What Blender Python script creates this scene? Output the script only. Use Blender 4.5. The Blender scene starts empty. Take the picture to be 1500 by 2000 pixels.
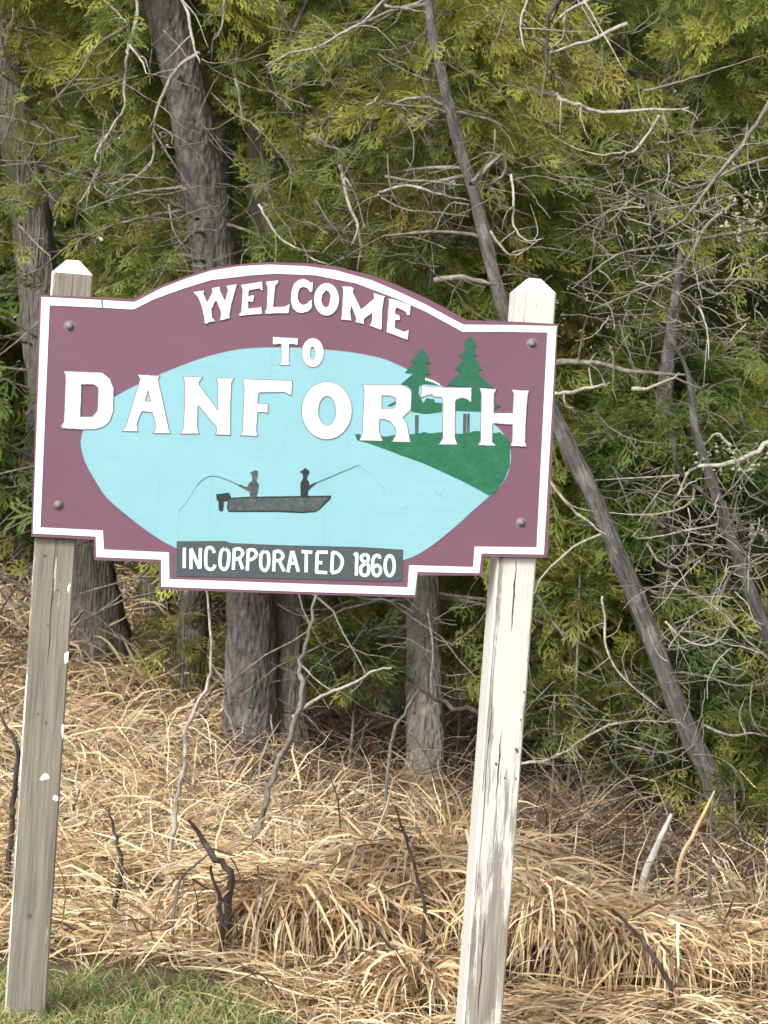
import bpy, math, random
import numpy as np
from mathutils import Vector, Matrix
from mathutils.geometry import tessellate_polygon
from mathutils import noise as mnoise

random.seed(7)
rng = np.random.default_rng(11)
scn = bpy.context.scene
R = math.radians

# ------------------------------------------------------------------ camera, sky, sun, exposure
F = 4457.0                      # focal length in photo pixels (photo is 2000 high)
CAM = Vector((0.0, 0.0, 1.85))
ROLL = R(4.0)
RV = Vector((math.cos(ROLL), 0, math.sin(ROLL)))
UV_ = Vector((-math.sin(ROLL), 0, math.cos(ROLL)))
FV = Vector((0, 1, 0))
cd = bpy.data.cameras.new('camera')
cam = bpy.data.objects.new('camera', cd)
scn.collection.objects.link(cam)
cam.matrix_world = Matrix(((RV.x, UV_.x, -FV.x, CAM.x), (RV.y, UV_.y, -FV.y, CAM.y), (RV.z, UV_.z, -FV.z, CAM.z), (0, 0, 0, 1)))
cd.sensor_fit = 'VERTICAL'; cd.sensor_height = 24.0; cd.lens = 24.0 * F / 2000.0
cd.clip_start = 0.1; cd.clip_end = 400.0
cd.dof.use_dof = True; cd.dof.focus_distance = 8.0; cd.dof.aperture_fstop = 9.0
scn.camera = cam

SUN_DIR = Vector((-0.50, -0.75, 0.70)).normalized()
w = bpy.data.worlds.new('World'); scn.world = w; w.use_nodes = True
nt = w.node_tree; bg = nt.nodes['Background']
sky = nt.nodes.new('ShaderNodeTexSky'); sky.sky_type = 'NISHITA'; sky.sun_disc = False
sky.sun_elevation = math.asin(SUN_DIR.z); sky.sun_rotation = math.atan2(SUN_DIR.x, SUN_DIR.y)
sky.air_density = 1.2; sky.dust_density = 4.0; sky.ozone_density = 1.0
hsv = nt.nodes.new('ShaderNodeHueSaturation'); hsv.inputs['Saturation'].default_value = 0.35
nt.links.new(sky.outputs[0], hsv.inputs['Color']); nt.links.new(hsv.outputs[0], bg.inputs[0])
bg.inputs[1].default_value = 0.15
sl = bpy.data.lights.new('sun', 'SUN'); sl.energy = 1.5; sl.angle = R(12.0); sl.color = (1.0, 0.965, 0.915)
so = bpy.data.objects.new('sun', sl); scn.collection.objects.link(so)
so.rotation_euler = SUN_DIR.to_track_quat('Z', 'Y').to_euler()
scn.view_settings.view_transform = 'Standard'; scn.view_settings.look = 'None'
scn.view_settings.gamma = 1.0; scn.view_settings.use_curve_mapping = False
scn.view_settings.exposure = 0.80
scn.cycles.max_bounces = 6; scn.cycles.transparent_max_bounces = 4

# ------------------------------------------------------------------ helpers
def P(px, py, d):
    "point at photo pixel (px, py) at depth d metres"
    return CAM + d * (FV + (px - 750) / F * RV - (py - 1000) / F * UV_)

def pix(V):
    "photo pixel of world points (n,3)"
    V = np.asarray(V, float) - np.array(CAM)
    d = V[:, 1]
    return 750 + F * (V @ np.array(RV)) / d, 1000 - F * (V @ np.array(UV_)) / d, d

def sstep(a, b, x):
    t = np.clip((np.asarray(x, float) - a) / (b - a), 0, 1); return t * t * (3 - 2 * t)

def G(x, y):
    "ground height"
    x = np.asarray(x, float); y = np.asarray(y, float)
    left = 1 - sstep(-3.2, -0.9, x)
    z = np.maximum(0, np.minimum(y, 60) - 13) * (0.006 + 0.05 * left)
    b = sstep(8.8, 10.0, y) * (1 - sstep(40, 60, y))
    z = z + b * (0.05 * np.sin(2.1 * x + 1.3 * y) + 0.04 * np.sin(4.3 * x - 2.2 * y + 1.0) + 0.02 * np.sin(9.1 * x + 7.7 * y))
    z = z - 0.20 * sstep(10.0, 11.3, y) * (1 - sstep(15, 22, y)) * sstep(-0.4, 0.6, x)
    z = z + 0.012 * np.sin(3.1 * x) * np.sin(2.7 * y) - 0.13 * sstep(-0.8, 0.2, x) * (1 - sstep(8.6, 9.6, y))
    return z

def link(o, parent=None):
    scn.collection.objects.link(o)
    if parent is not None: o.parent = parent
    return o

def tag(o, label=None, cat=None, group=None, kind=None):
    if label: o['label'] = label
    if cat: o['category'] = cat
    if group: o['group'] = group
    if kind: o['kind'] = kind
    return o

def empty(name, loc, rz=0.0):
    o = bpy.data.objects.new(name, None); o.location = loc; o.rotation_euler.z = rz
    o.empty_display_size = 0.2
    return link(o)

def wloc(o):
    v = Vector((0, 0, 0))
    while o is not None:
        v += o.location; o = o.parent
    return v

def npmesh(name, V, FQ, mat, parent=None, tint=None, smooth=False):
    "V (n,3) in world coordinates, FQ (m,k) faces; the parent is only translated"
    V = np.asarray(V, np.float32); FQ = np.asarray(FQ, np.int32)
    if parent is not None: V = V - np.array(wloc(parent), np.float32)
    m, k = FQ.shape
    me = bpy.data.meshes.new(name)
    me.vertices.add(len(V)); me.vertices.foreach_set('co', V.ravel())
    me.loops.add(m * k); me.loops.foreach_set('vertex_index', FQ.ravel())
    me.polygons.add(m); me.polygons.foreach_set('loop_start', np.arange(0, m * k, k, dtype=np.int32))
    if smooth: me.polygons.foreach_set('use_smooth', np.ones(m, bool))
    me.update(calc_edges=True)
    if tint is not None:
        at = me.attributes.new('tint', 'FLOAT_COLOR', 'POINT')
        c = np.ones((len(V), 4), np.float32); c[:, :3] = tint
        at.data.foreach_set('color', c.ravel())
    me.materials.append(mat)
    return link(bpy.data.objects.new(name, me), parent)

def pymesh(name, verts, faces, mat, parent=None, smooth=False):
    me = bpy.data.meshes.new(name); me.from_pydata([tuple(v) for v in verts], [], faces); me.update()
    if smooth:
        for p in me.polygons: p.use_smooth = True
    me.materials.append(mat)
    return link(bpy.data.objects.new(name, me), parent)

# ------------------------------------------------------------------ materials
def mat(name):
    m = bpy.data.materials.new(name); m.use_nodes = True
    n = m.node_tree; b = n.nodes['Principled BSDF']
    return m, n, b
def N(n, t, **kw):
    x = n.nodes.new(t)
    for k, v in kw.items(): setattr(x, k, v)
    return x
def ramp(n, stops):
    r = N(n, 'ShaderNodeValToRGB'); e = r.color_ramp.elements
    e[0].position, e[0].color = stops[0][0], (*stops[0][1], 1)
    e[1].position, e[1].color = stops[-1][0], (*stops[-1][1], 1)
    for p, c in stops[1:-1]:
        k = e.new(p); k.color = (*c, 1)
    return r
def coords(n, scale=(1, 1, 1), loc=(0, 0, 0), rot=(0, 0, 0)):
    tc = N(n, 'ShaderNodeTexCoord'); mp = N(n, 'ShaderNodeMapping')
    mp.inputs['Scale'].default_value = scale; mp.inputs['Location'].default_value = loc; mp.inputs['Rotation'].default_value = rot
    if any(rot):
        mp.inputs['Rotation'].default_value = (0, 0, 0); m0 = N(n, 'ShaderNodeMapping'); m0.inputs['Rotation'].default_value = rot
        n.links.new(tc.outputs['Object'], m0.inputs[0]); n.links.new(m0.outputs[0], mp.inputs[0])
    else: n.links.new(tc.outputs['Object'], mp.inputs[0])
    return mp.outputs[0]
def noise(n, vec, scale, detail=4, rough=0.6):
    x = N(n, 'ShaderNodeTexNoise'); x.inputs['Scale'].default_value = scale
    x.inputs['Detail'].default_value = detail; x.inputs['Roughness'].default_value = rough
    n.links.new(vec, x.inputs['Vector']); return x.outputs['Fac']
def mixc(n, fac, a, b, mode='MIX'):
    x = N(n, 'ShaderNodeMix', data_type='RGBA', blend_type=mode)
    for s, v in ((x.inputs['Factor'], fac), (x.inputs['A'], a), (x.inputs['B'], b)):
        if isinstance(v, (tuple, list)): s.default_value = (*v, 1)
        elif isinstance(v, (int, float)): s.default_value = v
        else: n.links.new(v, s)
    return x.outputs['Result']
def maprange(n, v, a, b, c=0.0, d=1.0):
    x = N(n, 'ShaderNodeMapRange'); n.links.new(v, x.inputs[0])
    for i, q in enumerate((a, b, c, d)): x.inputs[i + 1].default_value = q
    return x.outputs[0]
def bump(n, b, h, strength=0.4, dist=0.01):
    x = N(n, 'ShaderNodeBump'); x.inputs['Strength'].default_value = strength; x.inputs['Distance'].default_value = dist
    n.links.new(h, x.inputs['Height']); n.links.new(x.outputs[0], b.inputs['Normal'])

def paint(name, col, var=0.12, rough=0.55, scale=9.0, col2=None):
    m, n, b = mat(name)
    v = coords(n)
    c2 = col2 or tuple(c * (1 - var * 2) for c in col)
    f = maprange(n, noise(n, v, scale, 6, 0.65), 0.3, 0.7)
    c = mixc(n, f, col, c2)
    sp = maprange(n, noise(n, v, 160, 3, 0.7), 0.35, 0.65)
    c = mixc(n, sp, c, tuple(min(1, x * (1 - var * 0.7)) for x in col))
    n.links.new(c, b.inputs['Base Color']); b.inputs['Roughness'].default_value = rough
    b.inputs['Specular IOR Level'].default_value = 0.35
    bump(n, b, noise(n, v, 55, 5, 0.7), 0.12, 0.003)
    return m

def weathered(name, col):
    "old sign paint: blotchy fading, fine brush marks, a little grime running down"
    m, n, b = mat(name); v = coords(n); br = coords(n, (1.5, 1, 60)); dr = coords(n, (45, 1, 2.0))
    c = mixc(n, maprange(n, noise(n, v, 3.0, 6, 0.7), 0.3, 0.7), tuple(x * 0.93 for x in col), tuple(x * 1.06 + 0.004 for x in col))
    c = mixc(n, maprange(n, noise(n, br, 1.0, 4, 0.6), 0.3, 0.7, 0, 0.5), c, tuple(x * 0.90 for x in col))
    c = mixc(n, maprange(n, noise(n, dr, 1.0, 5, 0.7), 0.56, 0.75, 0, 0.35), c, tuple(x * 0.62 + 0.03 for x in col))
    c = mixc(n, maprange(n, noise(n, v, 130, 3, 0.7), 0.60, 0.72, 0, 0.6), c, tuple(x * 0.72 for x in col))
    c = mixc(n, maprange(n, noise(n, v, 38, 5, 0.75), 0.66, 0.74, 0, 0.5), c, tuple(min(1, x * 1.25 + 0.03) for x in col))
    n.links.new(c, b.inputs['Base Color']); b.inputs['Specular IOR Level'].default_value = 0.3
    n.links.new(maprange(n, noise(n, v, 6, 5, 0.7), 0.3, 0.7, 0.45, 0.75), b.inputs['Roughness'])
    bump(n, b, noise(n, br, 1.0, 5, 0.6), 0.25, 0.002)
    return m
M = {}
M['maroon'] = weathered('maroon_paint', (0.170, 0.083, 0.122))
M['maroon_edge'] = paint('maroon_edge_paint', (0.13, 0.060, 0.085), 0.15)
M['white'] = paint('white_sign_paint', (0.80, 0.80, 0.79), 0.03)
M['lake'] = weathered('pale_blue_paint', (0.238, 0.48, 0.535))
M['outline'] = paint('mauve_outline_paint', (0.23, 0.19, 0.27), 0.1)
M['pine'] = paint('green_paint', (0.016, 0.12, 0.065), 0.2, scale=25, col2=(0.022, 0.155, 0.09))
M['hill'] = paint('meadow_green_paint', (0.012, 0.125, 0.060), 0.2, scale=13, col2=(0.04, 0.21, 0.115))
M['slate'] = paint('slate_grey_paint', (0.060, 0.085, 0.090), 0.15, scale=30, col2=(0.10, 0.09, 0.105))
M['boat'] = paint('boat_grey_paint', (0.055, 0.070, 0.074), 0.3, scale=40, col2=(0.14, 0.17, 0.16))
M['boatdark'] = paint('boat_black_paint', (0.025, 0.035, 0.04), 0.2, scale=40)
M['pencil'] = paint('pencil_grey_paint', (0.11, 0.20, 0.22), 0.1)
M['faint'] = paint('faint_grey_paint', (0.23, 0.45, 0.48), 0.1)
M['mint'] = paint('mint_white_paint', (0.70, 0.86, 0.82), 0.05)

def bolt_mat():
    m, n, b = mat('galvanised_bolt'); v = coords(n)
    c = mixc(n, noise(n, v, 90), (0.13, 0.11, 0.115), (0.26, 0.235, 0.235))
    n.links.new(c, b.inputs['Base Color']); b.inputs['Metallic'].default_value = 0.2; b.inputs['Roughness'].default_value = 0.6
    return m
M['bolt'] = bolt_mat()
M['rust'] = paint('rust_stain', (0.17, 0.075, 0.05), 0.2, scale=40)

def post_mat(name, paintcol, wood1, wood2, lo, hi, sidepaint, cap=0.0):
    "white paint worn off grey wood in streaks along the grain"
    m, n, b = mat(name)
    tc = N(n, 'ShaderNodeTexCoord')
    grain = coords(n, (26, 26, 1.6)); g2 = coords(n, (90, 90, 3.0)); wv = coords(n, (9, 9, 1.3), (3, 1, 0.4))
    gn = noise(n, grain, 1.0, 6, 0.65); gf = noise(n, g2, 1.0, 4, 0.6)
    wood = mixc(n, maprange(n, gn, 0.3, 0.7), wood1, wood2)
    wood = mixc(n, maprange(n, gf, 0.45, 0.75), wood, tuple(c * 0.62 for c in wood1))
    wn = N(n, 'ShaderNodeMath', operation='ADD'); n.links.new(noise(n, wv, 1.0, 7, 0.72), wn.inputs[0])
    sc = N(n, 'ShaderNodeMath', operation='MULTIPLY_ADD'); n.links.new(gf, sc.inputs[0]); sc.inputs[1].default_value = 0.35; sc.inputs[2].default_value = -0.17
    n.links.new(sc.outputs[0], wn.inputs[1])
    sep = N(n, 'ShaderNodeSeparateXYZ'); n.links.new(tc.outputs['Object'], sep.inputs[0])
    hb = maprange(n, sep.outputs[2], 0.0, 1.0, *sidepaint[0])      # more wear low down / high up
    a2 = N(n, 'ShaderNodeMath', operation='ADD'); n.links.new(wn.outputs[0], a2.inputs[0]); n.links.new(hb, a2.inputs[1])
    # side faces keep their paint
    geo = N(n, 'ShaderNodeTexCoord'); sn = N(n, 'ShaderNodeSeparateXYZ'); n.links.new(geo.outputs['Normal'], sn.inputs[0])
    side = maprange(n, sn.outputs[0], -0.5, -0.9, 0.0, sidepaint[1])
    up = maprange(n, sn.outputs[2], 0.3, 0.6, 0.0, 0.32)
    a3 = N(n, 'ShaderNodeMath', operation='ADD'); n.links.new(a2.outputs[0], a3.inputs[0]); n.links.new(side, a3.inputs[1])
    a4 = N(n, 'ShaderNodeMath', operation='ADD'); n.links.new(a3.outputs[0], a4.inputs[0]); n.links.new(up, a4.inputs[1])
    a5 = N(n, 'ShaderNodeMath', operation='ADD'); n.links.new(a4.outputs[0], a5.inputs[0]); n.links.new(maprange(n, sep.outputs[2], 2.1, 2.35, 0.0, cap), a5.inputs[1])
    f = maprange(n, a5.outputs[0], lo, hi)
    pc = mixc(n, maprange(n, gn, 0.35, 0.8), paintcol, tuple(c * 0.86 for c in paintcol))
    c = mixc(n, f, wood, pc)
    n.links.new(c, b.inputs['Base Color']); b.inputs['Roughness'].default_value = 0.8
    h = N(n, 'ShaderNodeMath', operation='ADD'); n.links.new(gf, h.inputs[0]); n.links.new(f, h.inputs[1])
    bump(n, b, h.outputs[0], 0.5, 0.004)
    return m
M['post_grey'] = post_mat('worn_grey_post', (0.70, 0.70, 0.64), (0.17, 0.155, 0.118), (0.27, 0.245, 0.195), 0.60, 0.68, ((-0.04, -0.04), 0.35))
M['post_white'] = post_mat('worn_white_post', (0.60, 0.595, 0.545), (0.19, 0.17, 0.14), (0.36, 0.33, 0.28), 0.475, 0.545, ((-0.05, 0.035), 0.22), 0.12)

def bark(name, c1, c2, c3, zs=5.0, xs=26.0, rot=(0, 0, 0)):
    m, n, b = mat(name)
    v = coords(n, (xs, xs, zs), rot=rot); v2 = coords(n, (5, 5, 3))
    a = noise(n, v, 1.0, 6, 0.7); vo = N(n, 'ShaderNodeTexVoronoi'); vo.inputs['Scale'].default_value = 1.3
    n.links.new(v, vo.inputs['Vector'])
    c = mixc(n, maprange(n, a, 0.32, 0.68), c1, c2)
    c = mixc(n, maprange(n, noise(n, v2, 1.4, 5, 0.7), 0.52, 0.68, 0, 0.75), c, c3)
    n.links.new(c, b.inputs['Base Color']); b.inputs['Roughness'].default_value = 0.9
    h = N(n, 'ShaderNodeMath', operation='ADD'); n.links.new(a, h.inputs[0]); n.links.new(vo.outputs[0], h.inputs[1])
    bump(n, b, h.outputs[0], 0.9, 0.03)
    return m
M['bark_dark'] = bark('dark_scaly_bark', (0.035, 0.031, 0.030), (0.165, 0.148, 0.140), (0.24, 0.235, 0.21), 9, 24)
M['bark_grey'] = bark('grey_stringy_bark', (0.085, 0.077, 0.068), (0.22, 0.20, 0.175), (0.30, 0.29, 0.25), 5, 34)
M['bark_pale'] = bark('pale_weathered_bark', (0.10, 0.09, 0.078), (0.25, 0.23, 0.20), (0.32, 0.31, 0.26), 3, 30)
M['bark_brown'] = bark('brown_grey_bark', (0.050, 0.047, 0.044), (0.145, 0.136, 0.125), (0.24, 0.235, 0.21), 4, 34, (0, R(25), 0))
M['twig_pale'] = bark('pale_dead_twig', (0.27, 0.25, 0.21), (0.48, 0.46, 0.39), (0.42, 0.45, 0.33), 8, 14)
M['twig_grey'] = bark('grey_dead_twig', (0.10, 0.09, 0.075), (0.25, 0.23, 0.19), (0.30, 0.32, 0.25), 8, 14)
M['twig_dark'] = bark('dark_wet_twig', (0.022, 0.018, 0.016), (0.085, 0.068, 0.058), (0.15, 0.145, 0.125), 8, 14)

def tintmat(name, rough=0.6, trans=0.0, spec=0.3):
    m, n, b = mat(name)
    at = N(n, 'ShaderNodeAttribute'); at.attribute_name = 'tint'
    v = coords(n)
    c = mixc(n, maprange(n, noise(n, v, 14, 3, 0.6), 0.35, 0.7, 0, 0.35), at.outputs['Color'], (0.0, 0.0, 0.0), 'MIX') if False else at.outputs['Color']
    n.links.new(c, b.inputs['Base Color']); b.inputs['Roughness'].default_value = rough
    b.inputs['Specular IOR Level'].default_value = spec
    if trans > 0:
        t = N(n, 'ShaderNodeBsdfTranslucent'); n.links.new(c, t.inputs[0])
        mx = N(n, 'ShaderNodeMixShader'); mx.inputs[0].default_value = trans
        n.links.new(b.outputs[0], mx.inputs[1]); n.links.new(t.outputs[0], mx.inputs[2])
        n.links.new(mx.outputs[0], n.nodes['Material Output'].inputs[0])
    return m
M['leaf'] = tintmat('cedar_foliage', 0.6, 0.38, 0.25)
M['straw'] = tintmat('dry_straw', 0.6, 0.18, 0.3)
M['grass'] = tintmat('green_blades', 0.5, 0.3, 0.3)
M['lichen'] = tintmat('lichen', 0.95, 0.0, 0.1)

def soil_mat():
    m, n, b = mat('leaf_litter_soil'); v = coords(n)
    c = mixc(n, maprange(n, noise(n, v, 3.0, 8, 0.7), 0.35, 0.65), (0.045, 0.034, 0.022), (0.14, 0.10, 0.06))
    c = mixc(n, maprange(n, noise(n, v, 40.0, 4, 0.7), 0.45, 0.65), c, (0.20, 0.145, 0.08))
    n.links.new(c, b.inputs['Base Color']); b.inputs['Roughness'].default_value = 1.0
    bump(n, b, noise(n, v, 30, 6, 0.7), 0.8, 0.03)
    return m
M['soil'] = soil_mat()
M['darksoil'] = paint('rotting_thatch', (0.06, 0.042, 0.026), 0.3, 1.0, 30, (0.13, 0.09, 0.055))

# ------------------------------------------------------------------ ground: one sheet to the horizon
def ground():
    xs = np.concatenate([-np.geomspace(150, 6.3, 22), np.arange(-6, 6.01, 0.2), np.geomspace(6.3, 150, 22)])
    ys = np.concatenate([np.linspace(-60, 4, 12), np.arange(4.5, 30, 0.2), np.geomspace(30.5, 260, 24)])
    X, Y = np.meshgrid(xs, ys); Z = G(X, Y)
    V = np.stack([X.ravel(), Y.ravel(), Z.ravel()], 1)
    ny, nx = X.shape; i = np.arange(ny - 1)[:, None] * nx + np.arange(nx - 1)[None, :]
    i = i.ravel(); FQ = np.stack([i, i + 1, i + nx + 1, i + nx], 1)
    o = npmesh('ground', V, FQ, M['soil'], smooth=True); o['kind'] = 'structure'
ground()

# ------------------------------------------------------------------ the welcome sign
TH = R(8.5)
ORG = P(575, 850, 8.0)
root = empty('welcome_sign', (ORG.x, ORG.y, 0.0), TH)
tag(root, 'maroon and pale blue painted wooden town sign reading WELCOME TO DANFORTH on two white posts', 'sign')
DU = Vector((math.cos(TH), math.sin(TH), 0)); DN = Vector((-math.sin(TH), math.cos(TH), 0))
def S(px, py, off=0.0):
    "photo pixel -> sign-local (x, z) on the plane local y = off"
    r = FV + (px - 750) / F * RV - (py - 1000) / F * UV_
    q = Vector((ORG.x, ORG.y, 0)) + DN * off
    t = (q - CAM).dot(DN) / r.dot(DN); h = CAM + r * t - Vector((ORG.x, ORG.y, 0))
    return (h.dot(DU), h.z)
def Z_(x0, y0, s, pts): return [(x0 + x / s, y0 + y / s) for x, y in pts]
def smooth_poly(pts, n=4):
    out = []; k = len(pts)
    for i in range(k):
        p0, p1, p2, p3 = (Vector(pts[(i + j - 1) % k]) for j in range(4))
        for t in [j / n for j in range(n)]:
            out.append(tuple(0.5 * ((2 * p1) + (p2 - p0) * t + (2 * p0 - 5 * p1 + 4 * p2 - p3) * t * t + (3 * p1 - p0 - 3 * p2 + p3) * t ** 3)))
    return out
def plate(name, loops, top, bottom, m, parent, back=False, wob=0.0):
    "flat piece with holes: front at local y = -top, back edge at y = -bottom"
    ls = [[Vector((*S(x, y, 0), 0)) for x, y in l] for l in loops]
    flat = [p for l in ls for p in l]
    tris = tessellate_polygon(ls)
    V = [(p.x, -top, p.y) for p in flat] + [(p.x, -bottom, p.y) for p in flat]
    n = len(flat); Fc = []
    for a, b_, c in tris:
        A, B, C = flat[a], flat[b_], flat[c]
        cr = (B - A).cross(C - A).z
        if abs(cr) < 1e-12: continue
        Fc.append((a, b_, c) if cr > 0 else (c, b_, a))     # facing -y
        if back: Fc.append((c + n, b_ + n, a + n) if cr > 0 else (a + n, b_ + n, c + n))
    k = 0
    for li, l in enumerate(ls):
        L = len(l); ar = sum(l[i].x * l[(i + 1) % L].y - l[(i + 1) % L].x * l[i].y for i in range(L))
        for i in range(L):
            a, b_ = k + i, k + (i + 1) % L
            f = (a, a + n, b_ + n, b_)
            if (ar < 0) == (li == 0): f = f[::-1]
            Fc.append(f)
        k += L
    o = pymesh(name, V, Fc, m, parent)
    return o
def offset(pts, d):
    "grow a closed outline by d pixels"
    L = len(pts); ar = sum(pts[i][0] * pts[(i + 1) % L][1] - pts[(i + 1) % L][0] * pts[i][1] for i in range(L))
    s = 1 if ar > 0 else -1; out = []
    for i in range(L):
        p, q, r = Vector(pts[i - 1]), Vector(pts[i]), Vector(pts[(i + 1) % L])
        e1 = (q - p).normalized(); e2 = (r - q).normalized()
        n1 = Vector((e1.y, -e1.x)); n2 = Vector((e2.y, -e2.x)); b_ = n1 + n2
        if b_.length < 1e-4: b_ = n1
        b_ = b_.normalized(); k = min(1.8, 1 / max(0.3, b_.dot(n1)))
        out.append(tuple(q + b_ * d * k * s))
    return out
def strip(name, pts, wd, top, bottom, m, parent):
    q = stroke(pts, wd); n = len(pts); q = [S(x, y, 0) for x, y in q]; a, b_ = q[:n], q[n:][::-1]
    V = []; Fc = []
    for i in range(n): V += [(a[i][0], -top, a[i][1]), (b_[i][0], -top, b_[i][1]), (a[i][0], -bottom, a[i][1]), (b_[i][0], -bottom, b_[i][1])]
    for i in range(n - 1):
        k = 4 * i; Fc += [(k, k + 1, k + 5, k + 4), (k, k + 4, k + 6, k + 2), (k + 1, k + 3, k + 7, k + 5)]
    Fc += [(0, 2, 3, 1), (4 * n - 4, 4 * n - 3, 4 * n - 1, 4 * n - 2)]
    return pymesh(name, V, Fc, m, parent)
def ell(cx, cy, rx, ry, n=28, rot=0.0):
    return [(cx + rx * math.cos(t) * math.cos(rot) - ry * math.sin(t) * math.sin(rot), cy + rx * math.cos(t) * math.sin(rot) + ry * math.sin(t) * math.cos(rot)) for t in [2 * math.pi * i / n for i in range(n)]]
def stroke(pts, wd, wd2=None):
    "closed outline of a painted stroke"
    wd2 = wd if wd2 is None else wd2
    p = [Vector(q) for q in pts]; L = len(p); a, b_ = [], []
    for i in range(L):
        if i == 0: d = p[1] - p[0]
        elif i == L - 1: d = p[-1] - p[-2]
        else: d = (p[i + 1] - p[i]).normalized() + (p[i] - p[i - 1]).normalized()
        d = d.normalized() if d.length > 1e-5 else Vector((1, 0)); nn = Vector((d.y, -d.x))
        k = 1.0
        if 0 < i < L - 1: k = min(1.5, 1 / max(0.5, abs(nn.dot(Vector(((p[i] - p[i - 1]).normalized().y, -(p[i] - p[i - 1]).normalized().x))))))
        h = (wd + (wd2 - wd) * i / (L - 1)) / 2 * k
        a.append(tuple(p[i] + nn * h)); b_.append(tuple(p[i] - nn * h))
    return a + b_[::-1]

def cr_open(pts, n=4):
    "Catmull-Rom through an open polyline"
    q = [pts[0]] + list(pts) + [pts[-1]]; out = []
    q = [Vector(v) for v in q]
    for i in range(1, len(q) - 2):
        p0, p1, p2, p3 = q[i - 1:i + 3]
        for j in range(n):
            t = j / n
            out.append(0.5 * ((2 * p1) + (p2 - p0) * t + (2 * p0 - 5 * p1 + 4 * p2 - p3) * t * t + (3 * p1 - p0 - 3 * p2 + p3) * t ** 3))
    out.append(q[-2]); return out

BT = 0.022                                   # board thickness; its front is the plane local y = 0
outer = [(77, 576), (140, 578), (200, 581), (262, 584), (290, 570), (316, 557), (365, 539), (413, 524), (469, 516), (525, 512), (598, 514), (656, 520), (726, 538),
         (772, 555), (830, 581), (885, 610), (912, 625), (1004, 628), (1092, 633), (1089, 645), (1069, 1089), (944, 1087), (942, 1124), (816, 1124), (813, 1167), (600, 1161), (312, 1151),
         (311, 1098), (184, 1094), (183, 1054), (61, 1048)]
board = plate('board', [outer], 0.0, -BT, M['maroon'], root, back=True)
board.data.materials.append(M['maroon_edge'])
for p in board.data.polygons:
    if abs(p.normal.y) < 0.5: p.material_index = 1
wo = [(81, 580), (140, 583), (197, 586), (262, 590), (271, 586), (316, 562.5), (365, 543.5), (413, 528.5), (469, 520), (525, 517), (598, 520), (656, 528), (726, 547.5),
      (772, 567), (830, 594), (880, 621), (905, 634), (1004, 635), (1087, 637), (1062, 1083), (940, 1081), (936, 1119.5), (815, 1117), (810, 1162), (600, 1156), (315, 1146), (315, 1093), (188, 1088), (187, 1048), (64, 1042)]
wi = [(97, 596.5), (199, 601), (258, 604.5), (264, 603), (301, 584.5), (357, 564), (413, 547), (488, 538), (540, 534.5), (617, 538), (695, 553.5), (772, 582.5), (830, 608), (903, 648),
      (985, 648), (1069, 649.5), (1048, 1069), (927, 1067.5), (924, 1107.5), (799, 1104), (796, 1147), (600, 1140.5), (331, 1131), (330, 1079), (203, 1073), (201, 1036), (79, 1030)]
plate('border', [wo, wi], 0.002, 0.0, M['white'], board)
lake = [(160, 850), (158.5, 872), (167, 903), (185.5, 937), (208, 971), (245, 1004), (294, 1041.5), (342, 1069.5), (400, 1090), (560, 1108), (720, 1106), (788, 1094), (834, 1072), (888, 1029.5),
        (926.5, 994.5), (957.5, 967.5), (984.5, 940), (997, 905), (995, 870), (981, 845), (963, 827), (920, 789), (859, 752), (803, 725.5), (756.5, 704), (710, 692.5), (656, 685), (600, 680.5), (540, 679),
        (473, 682), (413, 694.5), (368, 709.5), (316, 730), (264, 754), (219, 779), (185, 808), (168, 832)]
lk = smooth_poly(lake, 3)
plate('painted_lake_outline', [offset(lk, 1.0)], 0.0008, 0.0, M['outline'], board)
plate('painted_lake', [lk], 0.0016, 0.0, M['lake'], board)
hill = Z_(690, 780, 4.6875, [(15, 320), (35, 375), (140, 402), (300, 460), (460, 520), (650, 590), (850, 680), (1000, 750), (1150, 830), (1240, 880), (1300, 845), (1380, 740), (1432, 610), (1435, 400), (1400, 345), (1340, 300), (1280, 310), (1220, 292),
                             (1160, 290), (1100, 290), (1050, 312), (930, 315), (860, 300), (810, 300), (700, 312), (650, 298), (600, 312), (520, 320), (380, 325), (300, 340), (250, 335), (160, 352), (80, 350), (60, 318)])
plate('painted_meadow', [hill], 0.0024, 0.0016, M['hill'], board)
for q in ([(1320, 420), (1345, 520), (1335, 620), (1290, 710), (1250, 760)], [(700, 480), (800, 560), (900, 640), (1060, 700)], [(1010, 350), (1020, 450), (1010, 520), (1110, 560)], [(420, 500), (560, 540), (640, 575)], [(860, 520), (900, 600), (960, 640)]):
    plate('painted_brush_stroke', [stroke(Z_(690, 780, 4.6875, q), 3.6, 1.2)], 0.0028, 0.0024, M['pine'], board)
pine1 = Z_(700, 640, 4.6875, [(575, 185), (600, 215), (665, 330), (615, 325), (655, 430), (605, 425), (640, 470), (740, 528), (600, 515), (555, 530), (548, 600), (590, 690), (625, 645), (690, 655), (700, 685), (765, 690), (760, 770), (620, 790), (490, 770), (440, 720), (350, 690), (290, 722), (262, 712), (345, 672),
                             (440, 650), (490, 570), (440, 530), (385, 520), (500, 420), (425, 415), (465, 360), (520, 325), (480, 310), (545, 235)])
pine2 = Z_(700, 640, 4.6875, [(1020, 75), (1055, 110), (1082, 175), (1048, 172), (1082, 262), (1055, 262), (1132, 388), (1090, 385), (1110, 440), (1235, 550), (1120, 545), (1120, 600), (1240, 690), (1305, 712), (1240, 745), (1120, 768), (890, 760), (890, 670), (940, 640), (1000, 650), (1035, 685), (1045, 560), (1020, 545), (810, 525),
                             (945, 400), (880, 380), (965, 295), (918, 260), (985, 190), (960, 150)])
for pp in (pine1, pine2): plate('painted_pine', [pp], 0.0032, 0.0016, M['pine'], board)
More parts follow.
